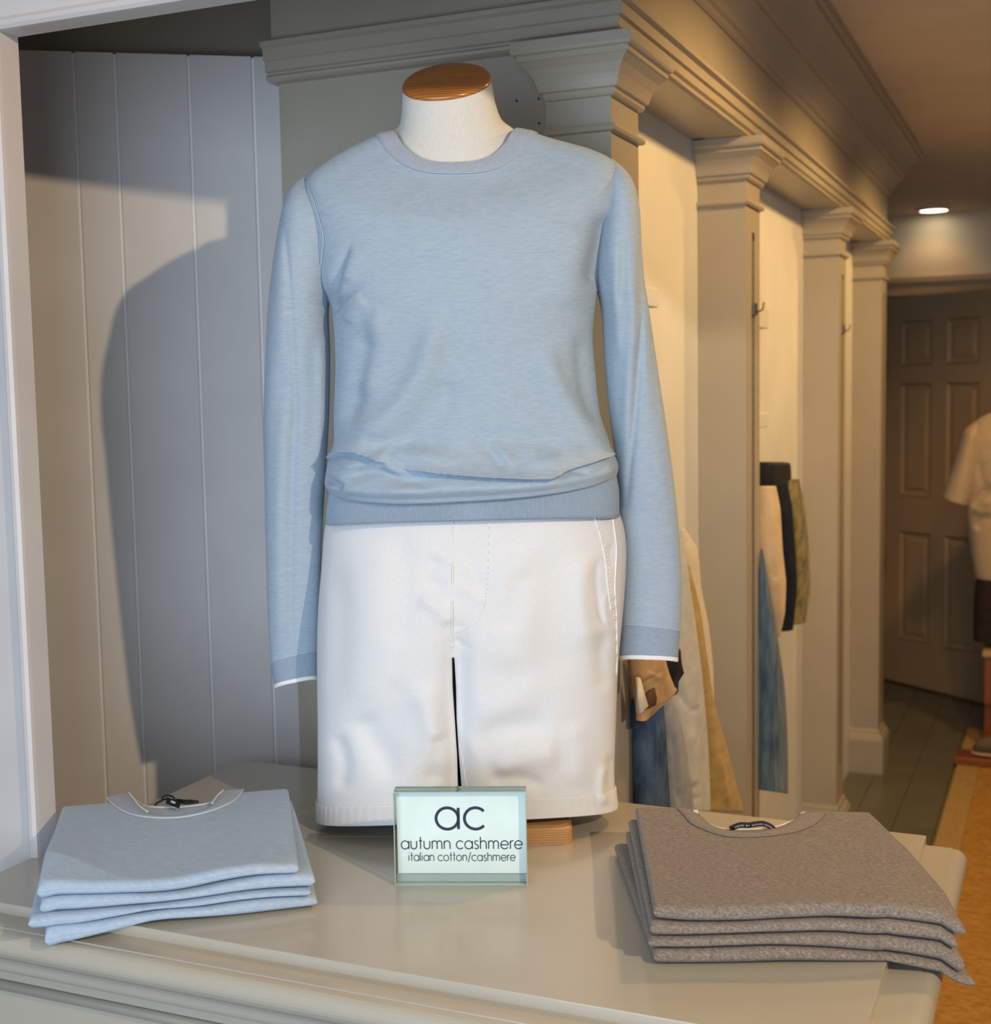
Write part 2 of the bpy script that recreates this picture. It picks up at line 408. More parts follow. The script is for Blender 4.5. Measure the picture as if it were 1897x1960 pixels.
# pilasters
capital = [(-0.02, 2.010), (0.0, 2.010), (0.006, 2.011), (0.009, 2.015), (0.009, 2.021), (0.014, 2.023), (0.016, 2.030), (0.017, 2.034), (0.020, 2.042), (0.028, 2.056), (0.038, 2.066), (0.041, 2.068), (0.041, 2.076), (0.047, 2.078), (0.049, 2.082), (0.049, 2.097), (-0.02, 2.097)]
neck = [(-0.01, 1.955), (0.0, 1.955), (0.008, 1.957), (0.010, 1.962), (0.008, 1.967), (0.0, 1.969), (-0.01, 1.969)]
plinth = [(-0.02, 0.0), (0.022, 0.0), (0.022, 0.135), (0.018, 0.142), (0.016, 0.150), (0.008, 0.158), (0.006, 0.170), (0.0, 0.178), (-0.02, 0.178)]
where = ['grey-lit pilaster behind the dress form, at the corner of the wall unit', 'second pilaster, right of the dressed form, with a hook on its edge',
         'third pilaster back, beside the bay of hanging shorts', 'farthest pilaster, with a plinth on the floor near the brown door']
for i, y in enumerate(PY):
    root = empty('pilaster', (XF, y + TH / 2, 0), where[i], 'pilaster', 'pilasters along the wall')
    MB().box(XW + 0.0005, XF, y, y + TH, 0, 2.098).obj('shaft', M['trim'], root)
    p = [(XW + 0.0005, y), (XF, y), (XF, y + TH), (XW + 0.0005, y + TH)]
    if i == 0: p = [(-0.774, ENDY - 0.0005), (-0.774, y), (XF, y), (XF, y + TH), (XW + .0005, y + TH)]
    MB().sweep(capital, p).obj('capital', M['trim'], root)
    MB().sweep(neck, p).obj('neck_moulding', M['trim'], root)
    MB().sweep(plinth, p).obj('plinth', M['trim'], root)
    # recessed slotted steel standard in the narrow face
    st = MB(); yc = y + TH / 2; zt = 1.90
    st.box(XF, XF + 0.0012, yc - 0.011, yc + 0.011, 0.30, zt)
    st.obj('standard', M['metal'], root)
    sl = MB()
    for k in range(60):
        z = 0.34 + k * 0.0255
        sl.box(XF + 0.0012, XF + 0.0016, yc - 0.0013, yc + 0.0013, z, z + 0.011)
    sl.obj('slots', M['slot'], root)
    MB().box(XF + 0.0012, XF + 0.0016, yc - 0.011, yc + 0.011, zt - 0.018, zt).obj('top_notch', M['hole'], root)
# screw holes in the grey end panel
sh = MB()
for px, py in ((989, 193), (1031, 189), (1032, 236)):
    c = at_Y(px, py, ENDY - 0.0006)
    sh.rings([[(c[0] + .0022 * math.cos(t), c[1] + d, c[2] + .0022 * math.sin(t)) for t in np.linspace(0, 2 * math.pi, 10)[:-1]] for d in (0.0, 0.0005)], True, True)
c = at_Y(540, 76, 2.066 - .0006)
sh.rings([[(c[0] + .003 * math.cos(t), c[1] + d, c[2] + .003 * math.sin(t)) for t in np.linspace(0, 2 * math.pi, 10)[:-1]] for d in (0.0, 0.0005)], True, True)
structure(sh.obj('trim_8', M['hole']))

# door at the far end: frame and a six-panel leaf standing ajar
dfm = MB()
dfm.box(-0.93, -0.865, FARY - 0.03, FARY, 0, 2.05); dfm.box(0.0, 0.08, FARY - 0.03, FARY, 0, 2.05)
dfm.box(-0.95, 0.09, FARY - 0.03, FARY, 1.995, 2.075); dfm.box(-0.96, 0.10, FARY - 0.04, FARY, 2.06, 2.085)
structure(dfm.obj('trim_9', M['door']))
hx, hy = -0.862, FARY - 0.035
dd = np.array([0.64, -0.50]); dd /= np.linalg.norm(dd); dn = np.array([dd[1], -dd[0]])   # dn faces the camera side
if dn @ np.array([hx, hy]) > 0: dn = -dn
DWd = 0.70
def dpt(s, o, z): return (hx + dd[0] * s + dn[0] * o, hy + dd[1] * s + dn[1] * o, z)
leaf = MB()
def dbox(mb, s0, s1, o0, o1, z0, z1):
    mb.add([dpt(s0, o0, z0), dpt(s1, o0, z0), dpt(s1, o1, z0), dpt(s0, o1, z0), dpt(s0, o0, z1), dpt(s1, o0, z1), dpt(s1, o1, z1), dpt(s0, o1, z1)],
           [(0, 3, 2, 1), (4, 5, 6, 7), (0, 1, 5, 4), (1, 2, 6, 5), (2, 3, 7, 6), (3, 0, 4, 7)])
colx = [(0.10, 0.305), (0.395, 0.60)]; rowz = [(0.24, 0.80), (0.98, 1.55), (1.64, 1.86)]
dbox(leaf, 0, DWd, -0.035, -0.012, 0.012, 1.985)
xs = [0, 0.10, 0.305, 0.395, 0.60, DWd]
for a, b in ((0, .10), (.305, .395), (.60, DWd)): dbox(leaf, a, b, -0.012, 0.0, 0.012, 1.985)
for a, b in colx:
    zz = [0.012, 0.24, 0.80, 0.98, 1.55, 1.64, 1.86, 1.985]
    for z0, z1 in ((zz[0], zz[1]), (zz[2], zz[3]), (zz[4], zz[5]), (zz[6], zz[7])): dbox(leaf, a, b, -0.012, 0.0, z0, z1)
d1 = leaf.obj('door_1', M['door']); structure(d1)
for a, b in colx:
    for z0, z1 in rowz:
        pm = MB(); i0, i1 = 0.0, 0.022
        def ring(i, o): return [dpt(a + i, o, z0 + i), dpt(b - i, o, z0 + i), dpt(b - i, o, z1 - i), dpt(a + i, o, z1 - i)]
        pm.rings([ring(0.0, -0.012), ring(0.004, -0.002), ring(0.016, -0.011), ring(0.03, -0.011), ring(0.045, -0.004)], False, True)
        pm.obj('door_panel', M['door'], d1)
hg = MB()
for z in (0.62, 1.62):
    hg.tube([dpt(0.0, 0.008, z - .05), dpt(0.0, 0.008, z + .05)], 0.008, 8)
hg.obj('hinge', M['hookmetal'], d1)

# ------------------------------------------------------------------ recessed ceiling light
def downlight(x, y, z, label):
    root = empty('ceiling_light', (x, y, z), label, 'ceiling light')
    n = 40; c = [(math.cos(2 * math.pi * k / n), math.sin(2 * math.pi * k / n)) for k in range(n)]
    MB().rings([[(x + r * a, y + r * b, z + h) for a, b in c] for r, h in ((0.085, 0.01), (0.085, -0.004), (0.068, -0.007), (0.066, 0.01))]).obj('trim_ring', M['white'], root, True)
    MB().rings([[(x + r * a, y + r * b, z + h) for a, b in c] for r, h in ((0.067, -0.003), (0.05, -0.0055), (0.002, -0.006))], False, True).obj('lens', glow('lamp_glow', (1.0, 0.86, 0.60), 9), root, True)
LX, LY = -0.63, 7.02
lz = 2.47 + (2.33 - 2.47) * (LY - 5.4) / 3.6
downlight(LX, LY, lz - 0.004, 'round recessed ceiling light above the brown door')
spot('recessed_lamp_light', (LX, LY - .02, lz - 0.03), (LX - .1, LY - 0.25, 0), 1.6, WARM, 140, 0.5, 0.05)

# ------------------------------------------------------------------ display table
TZ = 0.90
tx0, tx1, ty0, ty1 = -1.345, -0.176, 1.283, 1.960
table = empty('display_table', ((tx0 + tx1) / 2, (ty0 + ty1) / 2, 0), 'grey-beige painted display table carrying the dress form and both sweater stacks', 'table')
tp = MB()
def rect(x0, x1, y0, y1, z): return [(x0, y0, z), (x1, y0, z), (x1, y1, z), (x0, y1, z)]
tp.rings([rect(tx0, tx1, ty0, ty1, TZ - 0.014), rect(tx0, tx1, ty0, ty1, TZ - 0.0012), rect(tx0 + .0004, tx1 - .0004, ty0 + .0004, ty1 - .0004, TZ - 0.0003), rect(tx0 + .0012, tx1 - .0012, ty0 + .0012, ty1, TZ)], True, True)
tp.obj('raised_panel', M['table'], table)
RT = TZ - 0.014
rim = [(0.0, RT - 0.034), (0.0, RT), (0.036, RT), (0.0365, RT - 0.0012), (0.0395, RT - 0.0014)] + [(0.0395 + 0.0165 * math.sin(a), RT - 0.0184 + 0.017 * math.cos(a)) for a in np.linspace(0.15, math.pi * .93, 12)] + [(0.041, RT - 0.034)]
tpth = [(tx0, ty1), (tx0, ty0), (tx1, ty0), (tx1, ty1)]
rimm = MB().sweep(rim, [(tx0, ty0), (tx1, ty0), (tx1, ty1)])
rimm.box(tx0, tx1, ty0, ty1, RT - 0.034, RT - 0.0001)
rimm.obj('rim', M['table'], table)
MT = RT - 0.0342
mould = [(0.0, MT - 0.036), (0.003, MT - 0.036), (0.004, MT - 0.033), (0.008, MT - 0.0325), (0.010, MT - 0.030)] + [(0.012 + 0.011 * math.sin(a), MT - 0.019 - 0.010 * math.cos(a)) for a in np.linspace(0.1, math.pi * .9, 10)] + [(0.013, MT - 0.0078), (0.013, MT - 0.006), (0.020, MT - 0.0035), (0.024, MT), (0.0, MT)]
bx0, bx1, by0, by1 = tx0 + 0.01, tx1 + 0.012, ty0 - 0.012, ty1 - 0.01
MB().sweep(mould, [(bx0, by0), (bx1, by0), (bx1, by1)]).obj('cornice_moulding', M['table'], table, False)
body = MB().box(bx0, bx1, by0, by1, 0.10, MT - 0.0001)
body.box(bx0 + .03, bx1 - .03, by0 + .03, by1 - .03, 0.0, 0.10)
body.obj('body', M['table'], table)
bead = [(0.0, 0.789), (0.003, 0.790), (0.0062, 0.793), (0.007, 0.7965), (0.0062, 0.800), (0.003, 0.803), (0.0, 0.804)]
MB().sweep(bead, [(bx0, by0), (bx1, by0), (bx1, by1)]).obj('astragal_bead', M['table'], table, True)

# ------------------------------------------------------------------ dress form frame of reference
RH = np.array([0.9192, 0.3937, 0.0]); RH /= np.linalg.norm(RH)
FH = np.array([-RH[1], RH[0], 0.0])
O = np.array([-0.834, 1.764, TZ])
def loc2w(L):
    L = np.asarray(L, float); return O + L[..., 0:1] * RH + L[..., 1:2] * FH + L[..., 2:3] * np.array([0, 0, 1.0])
def sheet(px, py, ly=0.0):
    """photo outline point onto the form's own upright plane ly behind its axis -> local (x, y, z)"""
    r = ray(px, py); p = O + FH * ly
    q = EYE + r * (np.dot(p - EYE, FH) / np.dot(r, FH)); d = q - O
    return np.array([d @ RH, ly, d[2]])

def ring_loft(Lp, Rp, b, fpy, n=240, rows=200, expo=2.4, lyc=None, dipexp=3.0, bback=None, backup=None, planar=False):
    """rings between a left and a right outline chain; b = half depth, fpy = photo height of the front middle.
       returns local vertices (rows, n, 3) and angle array"""
    k = len(Lp); lyc = np.zeros(k) if lyc is None else np.asarray(lyc, float)
    La = np.array([sheet(*p, ly=l) for p, l in zip(Lp, lyc)]); Ra = np.array([sheet(*p, ly=l) for p, l in zip(Rp, lyc)])
    b = np.asarray(b, float); bb = b if bback is None else np.asarray(bback, float)
    zf = []
    for i in range(k):
        mx = (Lp[i][0] + Rp[i][0]) / 2
        y = fpy[i] if fpy[i] is not None else (Lp[i][1] + Rp[i][1]) / 2
        zf.append(sheet(mx, y, lyc[i] - b[i])[2])
    zf = np.array(zf); bu = np.zeros(k) if backup is None else np.asarray(backup, float)
    allp = np.column_stack([La, Ra, b, bb, zf, bu])
    A = catmull(allp, rows)
    th = np.linspace(0, 2 * math.pi, n, endpoint=False)
    ct, st = np.cos(th), np.sin(th)
    ex = np.sign(ct) * np.abs(ct) ** (2 / expo); ey = np.sign(st) * np.abs(st) ** (2 / expo)
    # th=0 is right side, th=pi/2 is FRONT (towards the viewer)
    c = (A[:, 0:3] + A[:, 3:6]) / 2; h = (A[:, 3:6] - A[:, 0:3]) / 2
    V = c[:, None, :] + h[:, None, :] * ex[None, :, None]
    front = (ey > 0)[None, :]
    V[:, :, 1] -= np.where(front, A[:, 6][:, None], A[:, 7][:, None]) * ey[None, :]
    dip = (A[:, 8] - c[:, 2])[:, None] * (1 - np.abs(ex) ** dipexp)[None, :]
    up = A[:, 9][:, None] * (1 - np.abs(ex) ** dipexp)[None, :]
    if planar:
        V[:, :, 2] += np.where(front, (A[:, 8] - c[:, 2])[:, None] * ey[None, :], A[:, 9][:, None] * -ey[None, :])
    else:
        V[:, :, 2] += np.where(front, dip * np.clip(ey * 1.6, 0, 1)[None, :], up * np.clip(-ey * 1.6, 0, 1)[None, :])
    return V, th, A

def push_out(V, D):
    """move along the outward horizontal direction (mostly towards the viewer)"""
    c = V.mean(axis=1, keepdims=True); d = V - c; d[:, :, 2] = 0
    d[:, :, 0] *= 0.35
    l = np.linalg.norm(d, axis=2, keepdims=True); l[l < 1e-6] = 1
    return V + d / l * D[..., None]

def front_px(V):
    return project(loc2w(V).reshape(-1, 3))

def apply_folds(V, folds, only_front=True):
    P = front_px(V); D = fold_field(P, folds).reshape(V.shape[:2])
    if only_front:
        c = V[:, :, 1].mean(axis=1, keepdims=True)
        D = D * sstep(0.0, -0.05, (V[:, :, 1] - c))
    return push_out(V, D)

# ------------------------------------------------------------------ dress form (neck, torso, pole, oak cap and base)
form = empty('dress_form', tuple(O), 'ecru linen dress form with oak neck cap, wearing the blue sweater and white shorts', 'mannequin')
def lobj(name, V, mat, parent, cap0=False, cap1=False, smooth=True, label=None, closed=True, thick=0):
    rows, n = V.shape[:2]; W = loc2w(V).reshape(-1, 3)
    f = grid_faces(rows, n, closed)
    if cap0: f.append(tuple(range(n - 1, -1, -1)))
    if cap1: f.append(tuple((rows - 1) * n + j for j in range(n)))
    o = mesh_obj(name, W, f, mat, parent, smooth, label)
    if thick:
        md = o.modifiers.new('thickness', 'SOLIDIFY'); md.thickness = thick; md.offset = -1
    return o

def zrise(px, py, ly, ref): return sheet(px, py, ly)[2] - ref
Lc = [(738, 285), (748, 258), (764, 240), (769, 215), (770, 195), (771, 172)]
Rc = [(1000, 280), (986, 252), (962, 233), (950, 205), (945, 182), (940, 154)]
bf = [.058, .058, .056, .053, .051, .050]; fpy = [335, 318, 280, 248, 222, 192]
bu = []
for (l, r, b, y) in zip(Lc, Rc, bf, [250, 236, 215, 180, 155, 128]):
    c = (sheet(*l)[2] + sheet(*r)[2]) / 2; bu.append(sheet((l[0] + r[0]) / 2, y, b)[2] - c)
Vn, _, _ = ring_loft(Lc, Rc, bf, fpy, 96, 40, 2.05, backup=bu, planar=True)
lobj('neck', Vn, M['linen'], form, cap1=True)
top = Vn[-1]; tc = top.mean(axis=0); nrm = np.cross(top[24] - tc, top[0] - tc); nrm /= np.linalg.norm(nrm)
if nrm[2] < 0: nrm = -nrm
capr = []
for s, h in ((0.985, -0.002), (1.0, 0.0), (1.008, 0.0008), (1.010, 0.002), (1.004, 0.0040), (0.985, 0.0056), (0.93, 0.0070), (0.6, 0.0082), (0.3, 0.0085), (0.02, 0.0086)):
    capr.append(tc + (top - tc) * s + nrm * h)
lobj('neck_cap', np.array(capr), M['oak'], form, True, True, label='honey oak neck cap')
# torso of the form, inside the clothes
tl = [(640, 1040), (655, 850), (652, 600), (640, 420), (660, 315), (722, 285)]; tr = [(1165, 1040), (1130, 850), (1125, 600), (1140, 420), (1110, 310), (1014, 280)]
Vt, _, _ = ring_loft(tl, tr, [.08, .075, .08, .07, .05, .05], [1050, 860, 610, 470, 420, 375], 64, 40, 2.4)
lobj('torso', Vt, M['linen'], form, True, False)
pole = MB(); pc = loc2w(np.array([[0.0, 0.0, 0.0]]))[0]
pole.tube([(pc[0], pc[1], TZ + .02), (pc[0], pc[1], TZ + .50)], 0.012, 16)
pole.obj('pole', M['hookmetal'], form, True)
bw_ = sheet(1097, 1625, -0.09)[0]; bl_ = sheet(790, 1625, -0.09)[0]
Vb = []
for i, z in ((0.0, 0.0), (0.0, 0.020), (0.0015, 0.0225), (0.005, 0.0250), (0.010, 0.0262)):
    x0, x1, y0, y1, rr = bl_ + i, bw_ - i, -0.090 + i, 0.090 - i, 0.012
    ring = []
    for cx_, cy_, a0 in ((x1 - rr, y1 - rr, 0), (x0 + rr, y1 - rr, 90), (x0 + rr, y0 + rr, 180), (x1 - rr, y0 + rr, 270)):
        for k in range(5):
            a = math.radians(a0 + 22.5 * k); ring.append((cx_ + rr * math.cos(a), cy_ + rr * math.sin(a), z))
    Vb.append(ring)
lobj('base', np.array(Vb), M['oakbase'], form, True, True, smooth=False, label='oak base block')

# ------------------------------------------------------------------ blue crew-neck sweater on the form
sweater = empty('sweater', tuple(O + np.array([0, 0, 0.35])), 'light blue crew-neck sweater worn by the dress form, long sleeves hanging', 'sweater')
L = [(630, 938), (622, 924), (625, 904), (631, 877), (641, 850), (640, 790), (643, 710), (641, 640), (634, 592), (613, 540), (602, 480), (590, 420), (584, 372), (591, 340), (625, 312), (664, 288), (702, 270), (722, 260)]
R = [(1181, 905), (1183, 893), (1180, 880), (1173, 865), (1166, 846), (1148, 790), (1139, 710), (1134, 640), (1141, 572), (1152, 520), (1170, 450), (1184, 390), (1184, 345), (1172, 310), (1135, 290), (1096, 278), (1056, 267), (1025, 257)]
B = [.121, .128, .125, .121, .113, .106, .106, .109, .113, .114, .113, .108, .102, .095, .087, .079, .073, .069]
F = [951, 938, 921, 903, 872, 805, 722, 655, 605, 560, 500, 452, 418, 397, 378, 360, 344, 330]
BU = [0] * 13 + [0.0, 0.004, 0.008, 0.012, 0.016]
Vb, thv, Ab = ring_loft(L, R, B, F, 340, 330, 2.35, backup=BU)
folds = [
    ('wedge', [(676, 455), (656, 497), (640, 540), (622, 590)], -0.013, 12),
    ('ridge', [(690, 470), (676, 505), (662, 545)], 0.004, 14),
    ('wedge', [(700, 540), (668, 560), (640, 584), (622, 604)], -0.013, 10),
    ('ridge', [(700, 570), (680, 590), (660, 620)], 0.004, 14),
    ('ridge', [(1176, 400), (1158, 470), (1140, 560)], -0.014, 28),
    ('ridge', [(1110, 420), (1090, 520), (1080, 600)], 0.006, 40),
    ('ridge', [(850, 590), (805, 720), (745, 800), (655, 850)], 0.012, 26),
    ('ridge', [(735, 580), (708, 680), (692, 770)], 0.007, 22),
    ('ridge', [(712, 620), (684, 740), (650, 825)], -0.010, 22),
    ('ridge', [(870, 720), (830, 800), (750, 850)], -0.008, 26),
    ('ridge', [(1030, 650), (1070, 750), (1120, 820), (1170, 855)], 0.009, 24),
    ('ridge', [(1112, 630), (1120, 740), (1145, 820)], -0.006, 16),
    ('ridge', [(890, 846), (1000, 842), (1095, 856)], -0.007, 20),
    ('ridge', [(690, 850), (780, 846), (870, 852)], -0.006, 16),
    ('ridge', [(700, 878), (800, 872), (900, 882)], 0.005, 14),
    ('ridge', [(1000, 884), (1060, 880), (1120, 862)], 0.005, 14),
    ('ridge', [(926, 850), (950, 878), (972, 902)], -0.005, 10),
    ('ridge', [(940, 840), (966, 872), (985, 896)], 0.004, 10),
    ('lapf', [(760, 898), (800, 901), (850, 907), (900, 911), (965, 915), (1040, 916), (1090, 908)], 0.014, 22, 14),
    ('lapf', [(1040, 920), (1072, 903), (1100, 893), (1135, 882), (1180, 864)], 0.013, 17, 11),
    ('ridge', [(1070, 914), (1095, 904), (1130, 906)], -0.005, 6),
    ('lapf', [(615, 886), (648, 870), (676, 866), (706, 874), (745, 888)], 0.012, 17, 14),
    ('ridge', [(650, 914), (720, 902), (765, 918), (845, 928)], -0.009, 12),
    ('ridge', [(640, 897), (710, 890), (780, 906)], 0.005, 12),
    ('ridge', [(612, 916), (634, 924), (656, 938)], -0.008, 8),
    ('ridge', [(690, 945), (850, 932), (1000, 930), (1130, 905)], 0.007, 16),
]
Vb = apply_folds(Vb, folds)
# the bloused edge curls back under to the rib
c0 = Vb[0].mean(axis=0); curl = []
for s, dz in ((0.86, 0.012), (0.90, 0.0), (0.945, -0.006), (0.975, -0.0065), (0.992, -0.004)):
    r = Vb[0].copy(); r[:, :2] = c0[:2] + (r[:, :2] - c0[:2]) * s; r[:, 2] += dz; curl.append(r)
Vb = np.concatenate([np.array(curl), Vb], 0)
lobj('body', Vb, M['blue'], sweater)
# ribbed welt
hl = [(634, 930), (630, 955), (627, 975), (626, 1001)]; hr = [(1178, 905), (1183, 935), (1184, 960), (1184, 987)]
Vh, thh, _ = ring_loft(hl, hr, [.106, .110, .112, .112], [938, 965, 982, 997], 2400, 10, 2.35)
cen = Vh.mean(axis=1, keepdims=True); d = Vh - cen; d[:, :, 2] = 0; dl = np.linalg.norm(d, axis=2, keepdims=True)
ribs = 0.0009 * np.cos(thh * 330)
# even rib spacing around the curve
arc = np.concatenate([[0], np.cumsum(np.linalg.norm(np.diff(Vh[5], axis=0), axis=1))]); ribs = 0.0008 * np.cos(arc / 0.0027 * 2 * math.pi)
Vh = Vh + d / dl * ribs[None, :, None]
Vh = np.concatenate([Vh, (Vh[-1] - d[-1] / dl[-1] * 0.003)[None]], 0)
lobj('hem_band', Vh, M['bluerib'], sweater, label='ribbed hem band')
# collar
cl = [(718, 262), (724, 257), (738, 254), (748, 252), (752, 252), (754, 256)]; crr = [(1029, 258), (1023, 253), (1005, 249), (992, 247), (988, 248), (986, 252)]
Vc, _, _ = ring_loft(cl, crr, [.0705, .0712, .068, .0645, .063, .061], [332, 330, 320, 312, 310, 313], 220, 40, 2.3, backup=[.014, .018, .022, .023, .022, .018])
lobj('collar', Vc, M['bluecollar'], sweater, label='plain knit crew collar')
sm = MB(); sm.tube([tuple(p) for p in loc2w(Vc[1] + np.array([0, -0.0012, 0.0004]))] , 0.0009, 6); col_seam = sm.obj('collar_seam', M['bluethread'], sweater, True)
# sleeves
def sleeve(outer, inner, hd, lyc, folds, right):
    n = 120
    Lp, Rp = (inner, outer) if right else (outer, inner)
    V, th_, A = ring_loft(Lp[:-3], Rp[:-3], hd[:-3], [None] * (len(Lp) - 3), n, 260, 2.2, lyc=lyc[:-3])
    V = apply_folds(V, folds)
    o = lobj('sleeve', V, M['blue'], sweater, cap0=True)
    # cuff: the same ring carried on, then white tipping
    Lk, Rk, hk, yk = Lp[-4:], Rp[-4:], hd[-4:], lyc[-4:]
    Vc_, _, _ = ring_loft(Lk[:3], Rk[:3], [h * .97 for h in hk[:3]], [None] * 3, n, 24, 2.2, lyc=yk[:3])
    cu = lobj('cuff', Vc_, M['bluerib'], o, thick=0.0015)
    Vt_, _, _ = ring_loft(Lk[2:], Rk[2:], [h * .985 for h in hk[2:]], [None] * 2, n, 6, 2.2, lyc=yk[2:])
    lobj('cuff_tipping', Vt_, M['whiteknit'], o, thick=0.002, label='white tipping along the cuff')
    sp = loc2w(V[-1]); st = MB(); st.tube([tuple(q) for q in np.vstack([sp, sp[:1]])], 0.0007, 6); st.obj('cuff_seam', M['bluethread'], o, True)
    return o
lo = [(582, 338), (562, 355), (546, 385), (536, 432), (524, 510), (515, 590), (510, 680), (506, 780), (507, 880), (508, 980), (510, 1080), (513, 1180), (518, 1268), (522, 1292), (525, 1308), (525, 1316)]
li = [(600, 344), (628, 392), (642, 430), (642, 480), (632, 545), (628, 600), (631, 670), (630, 780), (625, 880), (619, 975), (615, 1070), (613, 1160), (611, 1243), (611, 1270), (611, 1291), (611, 1298)]
sleeve(lo, li, [.010, .042, .056, .062, .066, .064, .056, .047, .042, .038, .034, .030, .027, .026, .026, .026],
       [0, 0, 0, 0, 0, 0.004, .01, .016, .022, .03, .038, .046, .055, .056, .057, .057],
       [('ridge', [(540, 402), (550, 500), (558, 620), (564, 760), (562, 850)], -0.003, 5),
        ('ridge', [(530, 420), (538, 560), (540, 720)], 0.002, 12),
        ('ridge', [(572, 700), (562, 850), (557, 1000), (556, 1150), (559, 1300)], -0.005, 9), ('ridge', [(548, 720), (540, 850), (534, 1000), (535, 1150), (540, 1300)], 0.004, 14),
        ('ridge', [(615, 640), (618, 760), (612, 900)], 0.003, 8),
        ('line', [(612, 560), (626, 640), (624, 800), (618, 940)], -0.002, 3),
        ('ridge', [(600, 620), (598, 760), (590, 900)], -0.003, 14)], False)
ro = [(1170, 303), (1194, 324), (1212, 352), (1223, 400), (1227, 470), (1233, 540), (1244, 610), (1259, 710), (1273, 800), (1284, 880), (1294, 960), (1301, 1040), (1305, 1120), (1302, 1206), (1300, 1230), (1298, 1257), (1298, 1265)]
ri = [(1166, 310), (1158, 350), (1152, 400), (1146, 445), (1142, 495), (1143, 550), (1152, 600), (1158, 700), (1166, 790), (1177, 870), (1184, 950), (1188, 1030), (1189, 1110), (1187, 1194), (1186, 1225), (1185, 1253), (1185, 1261)]
sleeve(ro, ri, [.010, .040, .056, .063, .067, .067, .062, .050, .045, .042, .038, .034, .030, .028, .027, .027, .027],
       [0, 0, 0, 0, 0, 0.002, .006, .012, .018, .024, .032, .040, .048, .054, .055, .056, .056],
       [('ridge', [(1222, 430), (1226, 520), (1228, 620), (1222, 720), (1212, 830), (1202, 930), (1196, 1020)], -0.0055, 7), ('ridge', [(1208, 480), (1210, 620), (1204, 740), (1196, 850)], 0.003, 9),
        ('ridge', [(1195, 440), (1192, 520), (1188, 600)], -0.004, 9),
        ('ridge', [(1180, 470), (1178, 560), (1185, 700)], 0.003, 10),
        ('ridge', [(1205, 620), (1198, 760), (1200, 880)], 0.003, 12),
        ('line', [(1242, 580), (1252, 700), (1262, 820)], -0.002, 5),
        ('ridge', [(1240, 900), (1235, 1000), (1225, 1130)], 0.002, 22)], True)
# armhole stitching: short bars across the seam (on the visible front)
def stitches(name, poly, count, ly, half, r, mat, parent, lift=0.0):
    P = catmull(poly, count + 1); s = MB()
    lyf = np.interp(np.linspace(0, 1, count + 1), np.linspace(0, 1, len(ly)), ly)
    for i in range(count):
        a, b = P[i], P[i + 1]; t = b - a; t /= np.linalg.norm(t); nn = np.array([-t[1], t[0]]); m = (a + b) / 2
        p0 = sheet(*(m - nn * half - t * .6), ly=lyf[i]); p1 = sheet(*(m + nn * half + t * .6), ly=lyf[i])
        w = loc2w(np.array([p0, p1])); s.tube([tuple(w[0]), tuple(w[1])], r, 5)
    return s.obj(name, mat, parent, True)

# ------------------------------------------------------------------ white chino shorts on the form
shorts = empty('shorts', tuple(O + np.array([0, 0, 0.04])), 'white chino shorts worn by the dress form under the blue sweater', 'shorts')
sL = [(634, 978), (622, 1010), (616, 1080), (610, 1150), (607, 1220), (607, 1300), (608, 1400), (608, 1480), (607, 1530), (606, 1567)]
sR = [(1180, 968), (1194, 1008), (1199, 1058), (1196, 1130), (1190, 1200), (1184, 1265), (1180, 1360), (1177, 1450), (1177, 1505), (1181, 1542)]
sB = [.106, .109, .114, .117, .117, .112, .106, .102, .100, .100]
sF = [980, 1010, 1075, 1143, 1213, 1287, 1387, 1476, 1534, 1574]
NU = 150                      # columns over the front (and over the back)
ROWS = 230
La = np.array([sheet(*p, ly=0.01) for p in sL]); Ra = np.array([sheet(*p, ly=0.01) for p in sR])
zfr = np.array([sheet(880, y, 0.01 - b)[2] for y, b in zip(sF, sB)])
A = catmull(np.column_stack([La, Ra, sB, zfr]), ROWS)
crotch_px = 1262; zc = sheet(868, crotch_px, -0.06)[2]
u = np.linspace(0, 1, NU)
def gapc(py):  # inner edges of the two legs on the sheet
    l = np.interp(py, [1240, 1265, 1320, 1380, 1450, 1510, 1580], [868, 866, 867, 871, 875.5, 877, 877])
    r = np.interp(py, [1240, 1265, 1320, 1380, 1450, 1510, 1580], [868, 871, 874, 875, 879, 884, 888])
    return l, r
frontV = np.zeros((ROWS, NU, 3)); backV = np.zeros((ROWS, NU, 3)); isleg = np.zeros(ROWS, bool)
rowspx = []
for i in range(ROWS):
    l, r, b, zf = A[i, 0:3], A[i, 3:6], A[i, 6], A[i, 7]; c = (l + r) / 2; h = (r - l) / 2
    s = 2 * u - 1
    e = np.sign(s) * np.abs(s) ** 0.8
    prof = np.sqrt(np.clip(1 - np.abs(e) ** 2.5, 0, 1))
    dipw = 1 - np.abs(e) ** 3
    frontV[i] = c + np.outer(e, h); frontV[i, :, 1] = 0.01 - b * prof; frontV[i, :, 2] += (zf - c[2]) * dipw
    backV[i] = c + np.outer(e, h); backV[i, :, 1] = 0.01 + b * prof; backV[i, :, 2] += -0.2 * (zf - c[2]) * dipw
    rowspx.append(project(loc2w(np.array([[0.0, 0.01 - b, zf]])))[0][1])
rowspx = np.array(rowspx); kc = int(np.argmin(np.abs(rowspx - crotch_px)))
